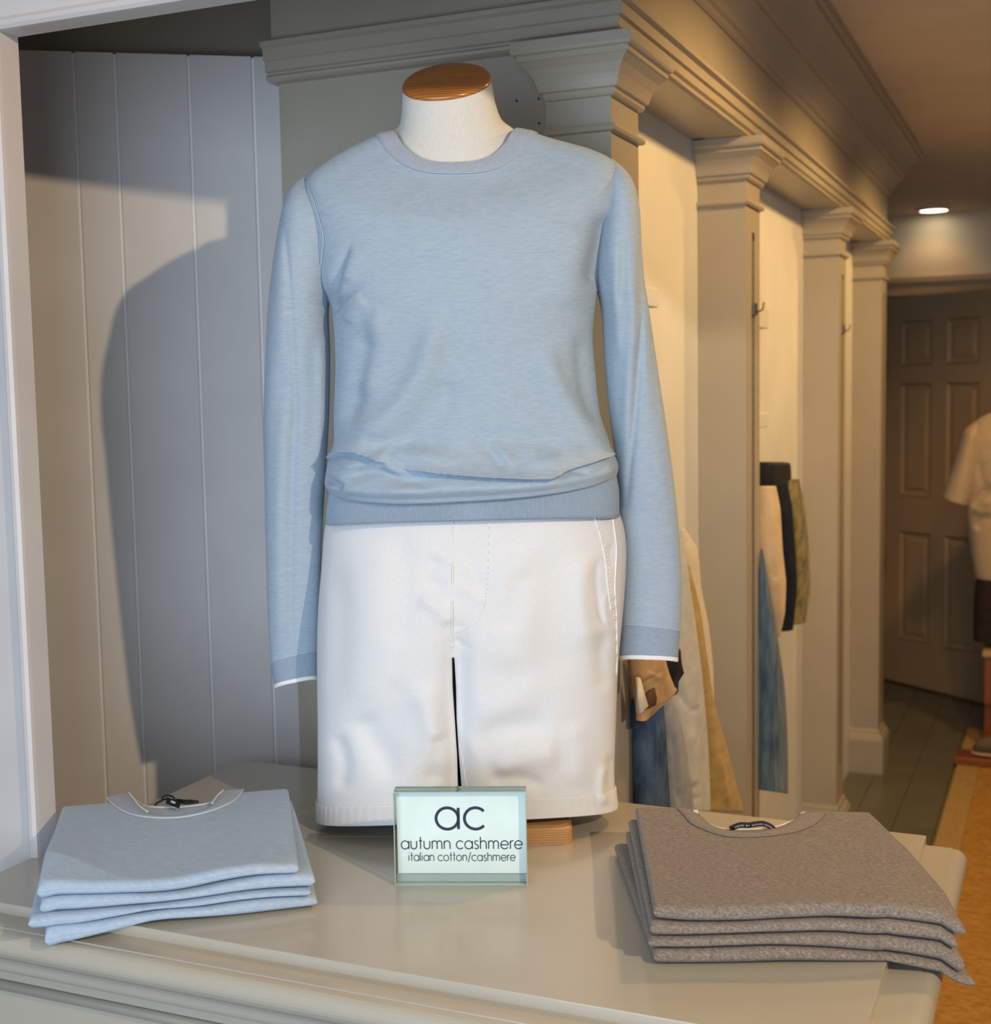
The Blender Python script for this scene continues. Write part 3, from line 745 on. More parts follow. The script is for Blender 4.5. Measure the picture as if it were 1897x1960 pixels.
sfolds = [
    ('ridge', [(700, 1040), (720, 1200), (700, 1380)], 0.0066, 69), ('ridge', [(760, 1010), (775, 1100), (765, 1250)], -0.0049, 25),
    ('ridge', [(690, 1360), (715, 1420), (760, 1500)], -0.0082, 25), ('ridge', [(640, 1400), (660, 1460), (650, 1520)], -0.0066, 16),
    ('ridge', [(800, 1300), (830, 1400), (850, 1500)], 0.0082, 25), ('ridge', [(840, 1400), (835, 1460), (825, 1510)], -0.0082, 16),
    ('ridge', [(840, 1060), (820, 1110), (858, 1130)], -0.0049, 18), ('ridge', [(800, 1140), (840, 1165), (864, 1200)], 0.0049, 16),
    ('lapf', [(866, 1000), (866, 1100), (866, 1205)], -0.0025, 3, 7),
    ('line', [(880, 1040), (905, 1080), (930, 1155)], -0.0026, 7), ('line', [(872, 1122), (900, 1135), (932, 1158)], 0.0031, 6),
    ('line', [(870, 1060), (884, 1064), (892, 1074)], -0.0020, 4), ('line', [(870, 1080), (884, 1084), (890, 1092)], 0.0020, 4),
    ('line', [(870, 1098), (884, 1106), (896, 1118)], -0.0020, 4), ('line', [(868, 1222), (884, 1236), (896, 1250)], -0.0031, 5),
    ('line', [(870, 1200), (890, 1200)], -0.0020, 3),
    ('ridge', [(960, 1040), (990, 1160), (960, 1300)], 0.0066, 46), ('ridge', [(1010, 1080), (980, 1170), (965, 1220)], -0.0049, 25),
    ('ridge', [(900, 1440), (960, 1400), (1060, 1390)], -0.0082, 28), ('ridge', [(940, 1480), (1000, 1450), (1080, 1440)], 0.0082, 25),
    ('ridge', [(930, 1500), (985, 1490), (1050, 1510)], -0.0066, 16),
    ('line', [(1148, 1060), (1140, 1110), (1150, 1180), (1165, 1210)], -0.0051, 9), ('line', [(1178, 1035), (1166, 1060), (1172, 1090)], -0.0031, 6),
    ('line', [(1160, 1130), (1158, 1170), (1166, 1200)], 0.0031, 5), ('ridge', [(1160, 1200), (1150, 1260), (1158, 1330)], -0.0049, 14),
    ('ridge', [(1120, 1050), (1115, 1150), (1130, 1250)], 0.0066, 21),
    ('lapf', [(1176, 990), (1180, 1060), (1178, 1150), (1182, 1230), (1180, 1300)], -0.0018, 3, 6),
    ('ridge', [(1175, 1440), (1168, 1480), (1172, 1535)], -0.0099, 8), ('ridge', [(1160, 1460), (1152, 1500), (1156, 1545)], 0.0066, 9),
    ('line', [(618, 1000), (612, 1100), (609, 1200)], -0.0020, 4),
    ('ridge', [(640, 1040), (652, 1200), (640, 1360)], -0.0043, 25), ('ridge', [(1060, 1020), (1050, 1160), (1075, 1320)], -0.0043, 39), ('ridge', [(1090, 1380), (1110, 1440), (1100, 1510)], 0.0043, 23), ('ridge', [(770, 1290), (745, 1390), (760, 1480)], -0.0043, 30), ('ridge', [(1030, 1290), (990, 1340), (905, 1370)], 0.0036, 28),
]
P = project(loc2w(frontV).reshape(-1, 3)); D = fold_field(P, sfolds).reshape(ROWS, NU)
edge = sstep(0, 0.06, np.minimum(u, 1 - u))[None, :]
hang = 0.010 * np.exp(-((P[:, 0].reshape(ROWS, NU) - 872) / 26) ** 2) * sstep(1150, 1300, P[:, 1].reshape(ROWS, NU))
frontV[:, :, 1] -= D * (0.3 + 0.7 * edge); frontV[:, :, 1] += hang * 2.2
K = 26; mc = NU // 2
cosx = 1 - np.cos(np.linspace(0, math.pi / 2, mc))
allring = []
for i in range(ROWS):
    gl, gr = gapc(rowspx[i]); fv, bv = frontV[i], backV[i]; halves = []
    for side, gx in ((0, gl), (1, gr)):
        if i <= kc: gx = (gl + gr) / 2
        fx = sheet(gx, rowspx[i], -0.06)[0]
        xs_ = fv[0, 0] + (fx - fv[0, 0]) * cosx if side == 0 else (fv[-1, 0] - (fv[-1, 0] - fx) * cosx)
        fr_ = np.column_stack([xs_, np.interp(xs_, fv[:, 0], fv[:, 1]), np.interp(xs_, fv[:, 0], fv[:, 2])])
        bk_ = np.column_stack([xs_, np.interp(xs_, bv[:, 0], bv[:, 1]), np.interp(xs_, bv[:, 0], bv[:, 2])])
        t = max(0, i - kc) / (ROWS - 1 - kc); tt = np.linspace(0, 1, K)[1:-1]; a, b = fr_[-1], bk_[-1]
        inner = a + np.outer(tt, b - a); inner[:, 0] += (-1 if side == 0 else 1) * 0.006 * t * np.sin(tt * math.pi)
        halves.append(np.vstack([fr_, inner, bk_[::-1]]))       # outer edge -> front -> inside leg -> back -> outer edge
    allring.append(halves)
allring = np.array(allring)                                     # rows, 2, n, 3
nl = allring.shape[2]; verts = loc2w(allring.reshape(-1, 3)); faces = []
idx = np.arange(ROWS * 2 * nl).reshape(ROWS, 2, nl)
for i in range(ROWS - 1):
    for side in (0, 1):
        for j in range(nl):
            jn = (j + 1) % nl
            if i < kc and mc - 1 <= j < mc - 1 + K - 1: continue   # no inside leg above the crotch
            q = (idx[i, side, j], idx[i + 1, side, j], idx[i + 1, side, jn], idx[i, side, jn])
            faces.append(q if side == 0 else q[::-1])
sb_ = mesh_obj('body', verts, faces, M['twill'], shorts, True)
import bmesh
bm = bmesh.new(); bm.from_mesh(sb_.data); bmesh.ops.remove_doubles(bm, verts=bm.verts, dist=1e-5)
loose = [v for v in bm.verts if not v.link_faces]; bmesh.ops.delete(bm, geom=loose, context='VERTS')
bmesh.ops.recalc_face_normals(bm, faces=bm.faces); bm.to_mesh(sb_.data); bm.free()
sb_.data.polygons.foreach_set('use_smooth', [True] * len(sb_.data.polygons))
for side in (0, 1):
    # turned hem: a slightly raised band with its stitch line
    k0 = int(np.argmin(np.abs(rowspx - 1536)))
    band = allring[k0:, side].copy(); n = nl; cb_ = band.mean(axis=1, keepdims=True); d = band - cb_; d[:, :, 2] = 0; d /= np.linalg.norm(d, axis=2, keepdims=True)
    off = np.full(band.shape[0], 0.0020); off[0] = 0.0004
    pk = 0.0005 * np.sin(np.linspace(0, 90 * math.pi, n))[None, :] * np.linspace(1, 0.2, band.shape[0])[:, None]
    band = band + d * (off[:, None] + pk)[..., None]
    last = band[-1] - d[-1] * 0.004; last[:, 2] += 0.0005
    band = np.concatenate([band, last[None]], 0)
    hm = lobj('hem', band, M['twill'], shorts)
    sl = band[0] + d[0] * 0.0010; sl = loc2w(sl); tb = MB(); tb.tube([tuple(q) for q in np.vstack([sl, sl[:1]])], 0.0005, 5); tb.obj('hem_stitching', M['thread'], hm, True)

def surf_y(px, py):
    """front depth of the shorts under a sheet point"""
    d = np.hypot(P[:, 0] - px, P[:, 1] - py); k = np.argmin(d); return frontV.reshape(-1, 3)[k, 1]
def sew(name, poly, r, lift=0.001, mat='thread', dash=0):
    Q = catmull(poly, max(24, int(np.linalg.norm(np.diff(np.asarray(poly, float), axis=0), axis=1).sum() / 4)))
    pts = [sheet(q[0], q[1], surf_y(*q) - lift) for q in Q]; W = loc2w(np.array(pts)); s = MB()
    if dash:
        for i in range(0, len(W) - 1, 2): s.tube([tuple(W[i]), tuple(W[i] * .35 + W[i + 1] * .65)], r, 5)
    else: s.tube([tuple(w) for w in W], r, 6)
    return s.obj(name, M[mat], shorts, True)
sew('fly_edge', [(868, 1000), (867, 1060), (866, 1130), (865, 1200), (866, 1240)], 0.0011)
sew('fly_stitching', [(936, 1008), (935, 1080), (932, 1130), (927, 1160), (915, 1188), (895, 1203), (872, 1213)], 0.0006, dash=1)
sew('side_seam', [(1173, 992), (1180, 1050), (1177, 1120), (1180, 1180), (1181, 1240), (1180, 1300)], 0.0012)
sew('pocket_stitching', [(1146, 994), (1156, 1035), (1166, 1080), (1168, 1120), (1174, 1165), (1178, 1200)], 0.0008, dash=1)
sew('pocket_edge', [(1139, 990), (1150, 1030), (1160, 1080), (1163, 1120), (1170, 1170)], 0.0010)
sew('inseam', [(880, 1420), (886, 1460), (893, 1500), (898, 1540)], 0.0008)

# armhole seams of the sweater follow the crease where the sleeves meet the body
def body_y(px, py):
    Pb = body_y.P; d = np.hypot(Pb[:, 0] - px, Pb[:, 1] - py); return body_y.V[np.argmin(d)][1]
fmask = (Vb[:, :, 1] < Vb[:, :, 1].mean(axis=1, keepdims=True))
body_y.V = Vb[fmask]; body_y.P = project(loc2w(body_y.V))
def seam(name, poly, r, lift, mat, bars=False, half=2.6):
    Q = catmull(poly, 60); W = loc2w(np.array([sheet(q[0], q[1], body_y(*q) - lift) for q in Q]))
    # smooth
    for _ in range(3): W[1:-1] = (W[:-2] + W[1:-1] * 2 + W[2:]) / 4
    s = MB()
    if bars:
        Q2 = catmull(poly, bars); Y2 = [body_y(*q) - lift for q in Q2]
        Y2 = np.convolve(np.pad(Y2, 3, 'edge'), np.ones(7) / 7, 'valid')
        for i in range(len(Q2) - 1):
            t = Q2[i + 1] - Q2[i]; t /= np.linalg.norm(t); nn = np.array([-t[1], t[0]])
            w = loc2w(np.array([sheet(*(Q2[i] - nn * half), ly=Y2[i]), sheet(*(Q2[i] + nn * half + t), ly=Y2[i])])); s.tube([tuple(w[0]), tuple(w[1])], r, 5)
    else: s.tube([tuple(w) for w in W], r, 6)
    return s.obj(name, M[mat], sweater, True)

# ------------------------------------------------------------------ glass sign
sa, sb = at_z(757, 1695.5, TZ), at_z(1009, 1695.5, TZ)
sdir = (sb - sa); sw = np.linalg.norm(sdir); sdir /= sw; sn = np.array([-sdir[1], sdir[0], 0.0])   # sn points away from the viewer
sh_ = at_vert(755, 1517, sa, sb)[2] - TZ
sign = empty('sign_holder', tuple(sa + sdir * sw / 2 + sn * .014), 'clear glass block sign reading autumn cashmere, standing on the table', 'sign')
def sp(s, t, z): q = sa + sdir * s + sn * t; return (q[0], q[1], TZ + z)
def sbox(mb, s0, s1, t0, t1, z0, z1):
    mb.add([sp(s0, t0, z0), sp(s1, t0, z0), sp(s1, t1, z0), sp(s0, t1, z0), sp(s0, t0, z1), sp(s1, t0, z1), sp(s1, t1, z1), sp(s0, t1, z1)],
           [(0, 3, 2, 1), (4, 5, 6, 7), (0, 1, 5, 4), (1, 2, 6, 5), (2, 3, 7, 6), (3, 0, 4, 7)])
for t0, t1, nm in ((0.0, 0.0125, 'front_plate'), (0.0145, 0.027, 'back_plate')):
    mb = MB(); sbox(mb, 0, sw, t0, t1, 0.0002, sh_)
    mesh_obj(nm, mb.v, mb.f, None, sign, mats=[M['glassedge'], M['glass'], M['glassedge2']], fmat=[2, 0, 1, 0, 1, 0])
# thin bright bevel lines of the front plate
bv = MB(); e = 0.0009
for a, b in (((0, 0), (sw, 0)), ((0, sh_), (sw, sh_)), ((0, 0), (0, sh_)), ((sw, 0), (sw, sh_))):
    bv.tube([sp(a[0], 0.0004, max(a[1], .0007)), sp(b[0], 0.0004, max(b[1], .0007))], 0.0006, 5)
bv.obj('plate_bevel', M['glassedge2'], sign)
kx = sw / 252.0; kz = sh_ / 178.5
mb = MB(); sbox(mb, 3.5 * kx, sw - 1.5 * kx, 0.0128, 0.0142, (1695.5 - 1678) * kz, (1695.5 - 1520) * kz); mb.obj('card', M['card'], sign)
mb = MB(); sbox(mb, 1 * kx, sw - 1 * kx, 0.0126, 0.0144, 0.001, (1695.5 - 1679.5) * kz); mb.obj('refraction_strip', plain('refraction_grey', (0.42, 0.47, 0.45), 0.4), sign)  # glass refraction at the block's foot, painted as a grey-green strip
# geometric light sans-serif letters drawn as strokes
def arcp(cx, cy, rx, ry, a0, a1, n=22): return [(cx + rx * math.cos(math.radians(a)), cy + ry * math.sin(math.radians(a))) for a in np.linspace(a0, a1, n)]
G = {
 'a': ([arcp(.5, .5, .5, .5, 0, 360, 36), [(1.0, 1.0), (1.0, 0.0)]], 1.27), 'c': ([arcp(.5, .5, .5, .5, 42, 318, 30)], 1.12),
 'u': ([[(0, 1), (0, .38)] + arcp(.38, .38, .38, .38, 180, 360, 16)[1:] + [(.76, 1)], ], 1.08), 't': ([[(.2, 1.5), (.2, 0)], [(0, 1), (.42, 1)]], .66),
 'm': ([[(0, 1), (0, 0)], [(0, 0)] * 0 + arcp(.32, .66, .32, .34, 180, 0, 14) + [(.64, 0)], arcp(.96, .66, .32, .34, 180, 0, 14) + [(1.28, 0)]], 1.60),
 'n': ([[(0, 1), (0, 0)], arcp(.38, .62, .38, .38, 180, 0, 16) + [(.76, 0)]], 1.08),
 's': ([arcp(.28, .76, .22, .24, 40, 200, 10) + [(.10, .62), (.28, .52), (.48, .40)] + arcp(.27, .25, .25, .25, 20, -150, 12)], .80),
 'h': ([[(0, 1.5), (0, 0)], arcp(.38, .62, .38, .38, 180, 0, 16) + [(.76, 0)]], 1.08), 'e': ([[(.02, .5), (.99, .5)], arcp(.5, .5, .5, .5, 0, 325, 32)], 1.25),
 'r': ([[(0, 1), (0, 0)], arcp(.34, .62, .34, .38, 180, 75, 10)], .58), 'i': ([[(0, 1), (0, 0)], [(0, 1.36), (0, 1.46)]], .36), 'l': ([[(0, 1.5), (0, 0)]], .36),
 'o': ([arcp(.5, .5, .5, .5, 0, 360, 36)], 1.27), '/': ([[(.02, -.22), (.52, 1.5)]], .74), ' ': ([], .52) }
def write(name, text, px0, px1, base, xh, sw_px, mat, label=None):
    x = 0; items = []
    for ch in text: items.append((ch, x)); x += G[ch][1]
    total = x - (G[text[-1]][1] - (1.0 if text[-1] in 'aeco' else .5)); total = x - 0.22
    sx = (px1 - px0) / total; V = []; Fc = []
    for ch, x0 in items:
        for pl in G[ch][0]:
            p = np.array([(px0 + (x0 + a) * sx, base - b * xh) for a, b in pl]); n = len(p)
            closed = np.allclose(p[0], p[-1])
            d = np.gradient(p, axis=0)
            if closed: d[0] = d[-1] = p[1] - p[-2]
            d /= np.linalg.norm(d, axis=1, keepdims=True); nn = np.column_stack([-d[:, 1], d[:, 0]]) * sw_px / 2
            b0 = len(V)
            for q in np.vstack([p + nn, p - nn]): V.append(sp((q[0] - 757) * kx, 0.01255, (1695.5 - q[1]) * kz))
            for i in range(n - 1): Fc.append((b0 + i, b0 + i + 1, b0 + n + i + 1, b0 + n + i))
    return mesh_obj(name, V, Fc, M[mat], sign, label=label)
write('lettering', 'ac', 836, 929, 1593, 41, 5.6, 'ink', 'large navy letters ac')
write('lettering', 'autumn cashmere', 768, 1001, 1631, 15.5, 2.2, 'ink2', 'line reading autumn cashmere')
write('lettering', 'italian cotton/cashmere', 782, 987, 1654, 11.0, 1.6, 'ink2', 'line reading italian cotton/cashmere')

seam('armhole_seam', [(584, 344), (600, 385), (611, 420), (619, 455), (616, 490), (611, 530)], 0.0008, 0.0035, 'bluethread')
seam('armhole_seam', [(1170, 312), (1184, 345), (1186, 385), (1180, 415), (1168, 450), (1162, 490), (1150, 535), (1143, 558)], 0.0005, 0.0035, 'bluethread', bars=70, half=2.4)

# ------------------------------------------------------------------ folded sweaters
def dense(n, e=0.12, m=8):
    """0..1 samples, denser at both ends"""
    a = e * (1 - np.cos(np.linspace(0, math.pi / 2, m)))
    return np.concatenate([a, np.linspace(e, 1 - e, n)[1:-1], 1 - a[::-1]])

def smooth_interp(x, xp, fp):
    Q = catmull(np.column_stack([xp, fp]), 200); return np.interp(x, Q[:, 0], Q[:, 1])

class Folded:
    def __init__(s, FL, FR, BR, BL, zb, zt, zback, name, label, cat, group, mat, notch=None, wob=0.0, r=0.010, seed=0, NUV=(130, 90), base=None):
        """corners (x,y); zb(u), zt(u): under and upper height along the front fold; zback=(under, upper) at the back"""
        s.base = base; s.c = [np.array(p[:2], float) for p in (FL, FR, BR, BL)]; s.zb, s.zt, s.zback = zb, zt, zback; s.r = r; s.notch = notch
        rg = np.random.default_rng(seed); s.ph = rg.uniform(0, 6.28, 8); s.wob = wob
        uu = dense(NUV[0], 0.05); vv = dense(NUV[1], 0.06)
        U, Vv = np.meshgrid(uu, vv)
        if notch is not None:
            vm = np.interp(uu, notch[:, 0], notch[:, 1]); Vv = Vv * vm[None, :]
        top = s.surf(U, Vv, +1); bot = s.surf(U, Vv, -1)
        rows, cols = U.shape; verts = np.concatenate([top.reshape(-1, 3), bot.reshape(-1, 3)]); n0 = rows * cols
        f = grid_faces(rows, cols, False); f += [(a + n0, d + n0, c + n0, b + n0) for a, b, c, d in f]
        # close the rim
        rim = [j for j in range(cols)] + [i * cols + cols - 1 for i in range(1, rows)] + [(rows - 1) * cols + j for j in range(cols - 2, -1, -1)] + [i * cols for i in range(rows - 2, 0, -1)]
        for a, b in zip(rim, rim[1:] + rim[:1]): f.append((b, a, a + n0, b + n0))
        ctr = np.mean(s.c, axis=0)
        s.root = empty(name, (ctr[0], ctr[1], zback[0]), label, cat, group)
        s.body = mesh_obj('body', verts, f, mat, s.root, True)
    def xy(s, u, v):
        u = np.asarray(u, float)[..., None]; v = np.asarray(v, float)[..., None]; FL, FR, BR, BL = s.c
        bow = 0.004 * np.sin(u * math.pi) * (1 - v) 
        p = (1 - v) * ((1 - u) * FL + u * FR) + v * ((1 - u) * BL + u * BR)
        d = (FL - BL) / np.linalg.norm(FL - BL); return p + d * bow
    def surf(s, u, v, side):
        u = np.asarray(u, float); v = np.asarray(v, float); p = s.xy(u, v)
        w = sstep(0.0, 1.0, np.clip(v * 1.15, 0, 1))
        zb = s.zb(u) * (1 - w) + s.zback[0] * w; zt = s.zt(u) * (1 - w) + s.zback[1] * w
        B = s.base or s
        zl = B.zb(u) * (1 - w) + B.zback[0] * w; x_, y_ = p[..., 0], p[..., 1]
        inside = np.minimum(tx1 - x_, y_ - ty0)                       # > 0 over the raised panel
        o_ = np.clip(-inside, 0, 1)
        fl = TZ + 0.0004 - 0.26 * np.minimum(o_, 0.056) - 0.85 * np.clip(o_ - 0.056, 0, 1)
        k_ = 0.0030; dlt = (fl - zl) / k_
        lift = k_ * np.log1p(np.exp(np.clip(dlt, -30, 30)))
        zb = zb + lift; zt = zt + lift
        mid = (zb + zt) / 2; h = (zt - zb) / 2
        W = np.linalg.norm(s.c[1] - s.c[0]); Dp = np.linalg.norm(s.c[3] - s.c[0])
        du = np.minimum(u, 1 - u) * W; dv = np.minimum(v, 1 - v) * Dp
        e = lambda d, r: np.sqrt(np.clip(1 - (1 - np.clip(d / r, 0, 1)) ** 2, 0, 1))
        prof = e(du, s.r * 0.6) * e(dv, s.r)
        z = mid + side * h * prof * 0.97
        if side > 0 and s.wob:
            q = s.ph; z = z + s.wob * prof * (np.sin(u * 7 + q[0] + v * 3) * np.sin(v * 6 + q[1]) * .6 + np.sin(u * 15 + q[2]) * np.sin(v * 11 - u * 4 + q[3]) * .35) * np.clip(dv / .03, 0, 1)
        return np.concatenate([p, z[..., None]], -1)
    def uv_of(s, x, y):
        u, v = .5, .5
        for _ in range(25):
            p = s.xy(u, v); du = (s.xy(u + 1e-4, v) - p) / 1e-4; dv = (s.xy(u, v + 1e-4) - p) / 1e-4
            J = np.column_stack([du, dv]); d = np.linalg.solve(J, np.array([x, y]) - p); u += d[0]; v += d[1]
        return u, v

def line_fn(pts, a, b, dz=0.0):
    """front-fold height from photo points lying on the upright plane through a, b -> function of u"""
    q = [at_vert(px, py, a, b) for px, py in pts]
    ab = np.array([b[0] - a[0], b[1] - a[1]]); l2 = ab @ ab
    us = [((p[0] - a[0]) * ab[0] + (p[1] - a[1]) * ab[1]) / l2 for p in q]; zs = [p[2] + dz for p in q]
    return lambda u, us=us, zs=zs: smooth_interp(np.asarray(u, float), us, zs)

def collar_parts(fd, zf, outer, inner, backneck, mats, edgemat, seam_r=0.0008, out=0.0008, ztop=None):
    """collar band lying on the folded sweater, inside back neck and cream edging"""
    root = fd.root
    def on(pts, n, lift):
        Q = catmull(pts, n); W = []
        for q in Q:
            p = at_z(q[0], q[1], ztop); u_, v_ = fd.uv_of(p[0], p[1]); z = float(fd.surf(np.clip(u_, 0, 1), np.clip(v_, 0, 0.93), 1)[2]); W.append((p[0], p[1], z + lift))
        return np.array(W)
    n = 60; o_, i_ = on(outer, n, 0.0006), on(inner, n, 0.0012)
    strip = []
    for t, lift in ((0, 0), (0.03, .0008), (0.5, .0012), (0.97, .0010), (1, 0.0)): strip.append(o_ * (1 - t) + i_ * t + np.array([0, 0, lift]))
    strip.append(i_ - np.array([0, 0, .003]))
    V = np.array(strip); mesh_obj('collar', V.reshape(-1, 3), grid_faces(len(strip), n, False), mats[0], root, True)
    s = MB(); s.tube([tuple(p + np.array([0, 0, .0006])) for p in o_], seam_r, 6); s.obj('collar_seam', mats[1], root, True)
    b_ = on(backneck, n, -0.006); V = []
    for t, dz in ((0, -.004), (.15, -.0015), (0.5, 0.0), (1, 0.001)): V.append(i_ * (1 - t) + b_ * t + np.array([0, 0, dz]))
    mesh_obj('inside_back_neck', np.array(V).reshape(-1, 3), grid_faces(4, n, False), mats[2], root, True)
    s = MB(); s.tube([tuple(p + np.array([0, 0, .0015])) for p in b_], 0.0013, 6); s.obj('neck_edging', edgemat, root, True)
    return on

# blue stack -------------------------------------------------------
bFL, bFR = np.array([-1.133, 1.212]), np.array([-0.867, 1.408])
bBL, bBR = np.array([-1.318, 1.468]), np.array([-1.055, 1.655])
def zc(pts): return [(x / 2.918, 1450 + y / 2.918) for x, y in pts]
bl_lines = [zc([(205, 806), (400, 786), (700, 766), (1000, 746), (1300, 700), (1500, 672), (1700, 662)]),
            zc([(205, 884), (400, 872), (700, 836), (1000, 802), (1300, 771), (1500, 752), (1730, 740)]),
            zc([(172, 966), (450, 942), (700, 890), (900, 850), (1150, 836), (1500, 801), (1725, 791)]),
            zc([(232, 1084), (350, 1062), (500, 1018), (700, 960), (850, 920), (1050, 906), (1300, 900), (1500, 880), (1752, 848)])]
bl_fn = [line_fn(p, bFL, bFR) for p in bl_lines]
off_f = [(0.0, 0.0, -0.018, 0.0), (-0.002, 0.0, 0.004, -0.004), (0.012, 0.002, -0.002, 0.0), (-0.006, 0.004, 0.006, -0.002)]
blue_labels = ['light blue folded sweater on top of the left stack, black hang tag showing', 'second folded blue sweater from the top of the left stack',
               'third folded blue sweater down, its left corner poking out farthest', 'lowest folded blue sweater of the left stack, drooping over the table edge']
along = (bFR - bFL) / np.linalg.norm(bFR - bFL)
# neck notch in (u, v), taken from the top sweater
ztopb = 0.9 + 4 * 0.0168
class _q: pass
def make_notch(corners, pts, ztop):
    q = Folded.__new__(Folded); q.c = [np.array(p[:2], float) for p in corners]
    out = [(0, 1.0)]
    for px, py in pts:
        p = at_z(px, py, ztop); u_, v_ = q.uv_of(p[0], p[1]); out.append((u_, min(1.0, v_)))
    out.append((1, 1.0)); return np.array(out)
bcor = (bFL, bFR + along * -0.016, bBR, bBL)
bnotch = make_notch(bcor, [(248, 1523), (257, 1537), (272, 1549), (300, 1558), (340, 1558), (380, 1553), (405, 1543), (420, 1528), (428, 1517)], ztopb)
bnotch[1, 1] = 1.0; bnotch[-2, 1] = 1.0
blues = []
for i in (3, 2, 1, 0):
    zb = bl_fn[i]
    zt = (lambda u, f=bl_fn[i - 1]: f(u) - 0.0022) if i > 0 else (lambda u, f=bl_fn[0]: f(u) + 0.0165 - 0.003 * np.exp(-((u - 1) / .2) ** 2) + 0.004 * np.exp(-(u / .15) ** 2))
    k = 3 - i; zk = (0.9003 + k * 0.0168, 0.9 + (k + 1) * 0.0168 - 0.0006)
    oL, oy, oR, ob = off_f[i]
    fl = bFL + along * (-oL); fr_ = bFR + along * (oR if i else -0.016); br = bBR + along * (0.004 * i); blc = bBL + along * (-0.002 * i)
    fd = Folded(fl, fr_, br, blc, zb, zt, zk, 'folded_sweater', blue_labels[i], 'folded sweater', 'folded blue sweaters', M['bluefold'], notch=bnotch, wob=0.0012 if i == 0 else 0.0, seed=i, base=blues[0] if blues else None)
    blues.append(fd)
btop = blues[-1]
onb = collar_parts(btop, None, [(205, 1529), (214, 1541), (236, 1555), (266, 1564), (310, 1567), (360, 1564), (410, 1553), (448, 1535), (467, 1513)],
                   [(246, 1522), (256, 1534), (267, 1548), (284, 1559), (320, 1563.5), (360, 1560.5), (392, 1552), (406, 1543), (414, 1530), (428, 1517)],
                   [(247, 1521), (262, 1530), (282, 1539), (310, 1541), (340, 1541), (375, 1537), (400, 1532), (415, 1524), (429, 1515)],
                   (M['bluecollar'], M['whiteknit'], M['bluefold']), M['creamedge'], ztop=ztopb)
# black hang tag with its cord
tagr = btop.root
for seg in ([(246, 1522), (256, 1534), (267, 1548), (283, 1559)], [(428, 1517), (415, 1529), (406, 1543)]):
    W_ = onb(seg, 20, 0.0030); t = MB(); t.tube([tuple(p) for p in W_], 0.0014, 6); t.obj('collar_edging', M['creamedge'], tagr, True)
def tp3(px, py, z): return tuple(at_z(px, py, z))
t = MB(); t.tube([tp3(296, 1541, ztopb), tp3(302, 1536, ztopb + .003), tp3(312, 1531, ztopb + .004), tp3(321, 1528, ztopb +   .004)], 0.0015, 6)
loop = [tp3(321 + 12 * math.cos(a) + 1, 1531 - 7.5 * math.sin(a) - 1, ztopb + .003) for a in np.linspace(math.pi * 1.05, -.3, 14)]
t.tube(loop, 0.0014, 6)
t.tube([tp3(338, 1531, ztopb + .002), tp3(352, 1533, ztopb + .003), tp3(366, 1533, ztopb + .002), tp3(379, 1535, ztopb + .002)], 0.0020, 6)
t.tube([tp3(340, 1536, ztopb + .001), tp3(356, 1538, ztopb + .002), tp3(370, 1537, ztopb + .001), tp3(378, 1535, ztopb + .002)], 0.0014, 6)
t.obj('tag_cord', M['black'], tagr, True)
t = MB()
tc4 = [at_z(317, 1538, ztopb + .004), at_z(343, 1548, ztopb + .003), at_z(346, 1537, ztopb + .007), at_z(320, 1527, ztopb + .008)]
t.rings([[tuple(p) for p in tc4], [tuple(p + np.array([0, 0, .0014])) for p in tc4]], True, True); tg = t.obj('hang_tag', M['black'], tagr)
m_ = np.mean(tc4, axis=0) + np.array([0, 0, .0016]); q4 = [tuple(m_ + (p - tc4[0] * .0 - np.mean(tc4, axis=0)) * .33) for p in tc4]
mesh_obj('tag_print', q4, [(0, 1, 2, 3)], M['taglabel'], tg)

# brown stack ------------------------------------------------------
wFL, wFR = np.array([-0.417, 1.398]), np.array([-0.094, 1.537])
wBL, wBR = np.array([-0.545, 1.742]), np.array([-0.238, 1.828])
def zw(pts): return [(1150 + x / 2.54, 1480 + y / 2.54) for x, y in pts]
w_lines = [zw([(255, 724), (450, 736), (700, 728), (900, 713), (1150, 712), (1400, 744), (1600, 790), (1735, 812)]),
           zw([(245, 806), (450, 804), (700, 790), (900, 780), (1150, 782), (1350, 812), (1550, 862), (1725, 892)]),
           zw([(240, 863), (450, 864), (650, 853), (850, 842), (1050, 852), (1250, 876), (1450, 915), (1600, 958), (1745, 990)]),
           zw([(262, 943), (500, 940), (700, 931), (900, 920), (1100, 927), (1300, 938), (1420, 962), (1600, 1018), (1772, 1052)])]
w_fn = [line_fn(p, wFL, wFR) for p in w_lines]
wal = (wFR - wFL) / np.linalg.norm(wFR - wFL)
wlab = ['taupe heather folded sweater on top of the right stack, black neck label showing', 'second taupe folded sweater from the top of the right stack',
        'third taupe folded sweater down in the right stack', 'lowest taupe folded sweater of the right stack, hanging past the table edge']
ztopw = 0.9 + 4 * 0.0172
wcor = (wFL, wFR, wBR, wBL)
wn_pts = [(1336, 1561), (1349, 1572), (1362, 1583), (1385, 1592), (1410, 1597), (1440, 1597), (1475, 1592), (1500, 1586), (1520, 1573), (1535, 1561)]
wnotch = make_notch(wcor, wn_pts, ztopw); wnotch[1, 1] = 1.0; wnotch[-2, 1] = 1.0
browns = []
woff = [(0, 0, 0, 0), (0.004, -0.008, 0.010, 0.0), (0.006, 0.000, 0.014, 0.0), (0.0, 0.012, 0.030, 0.0)]
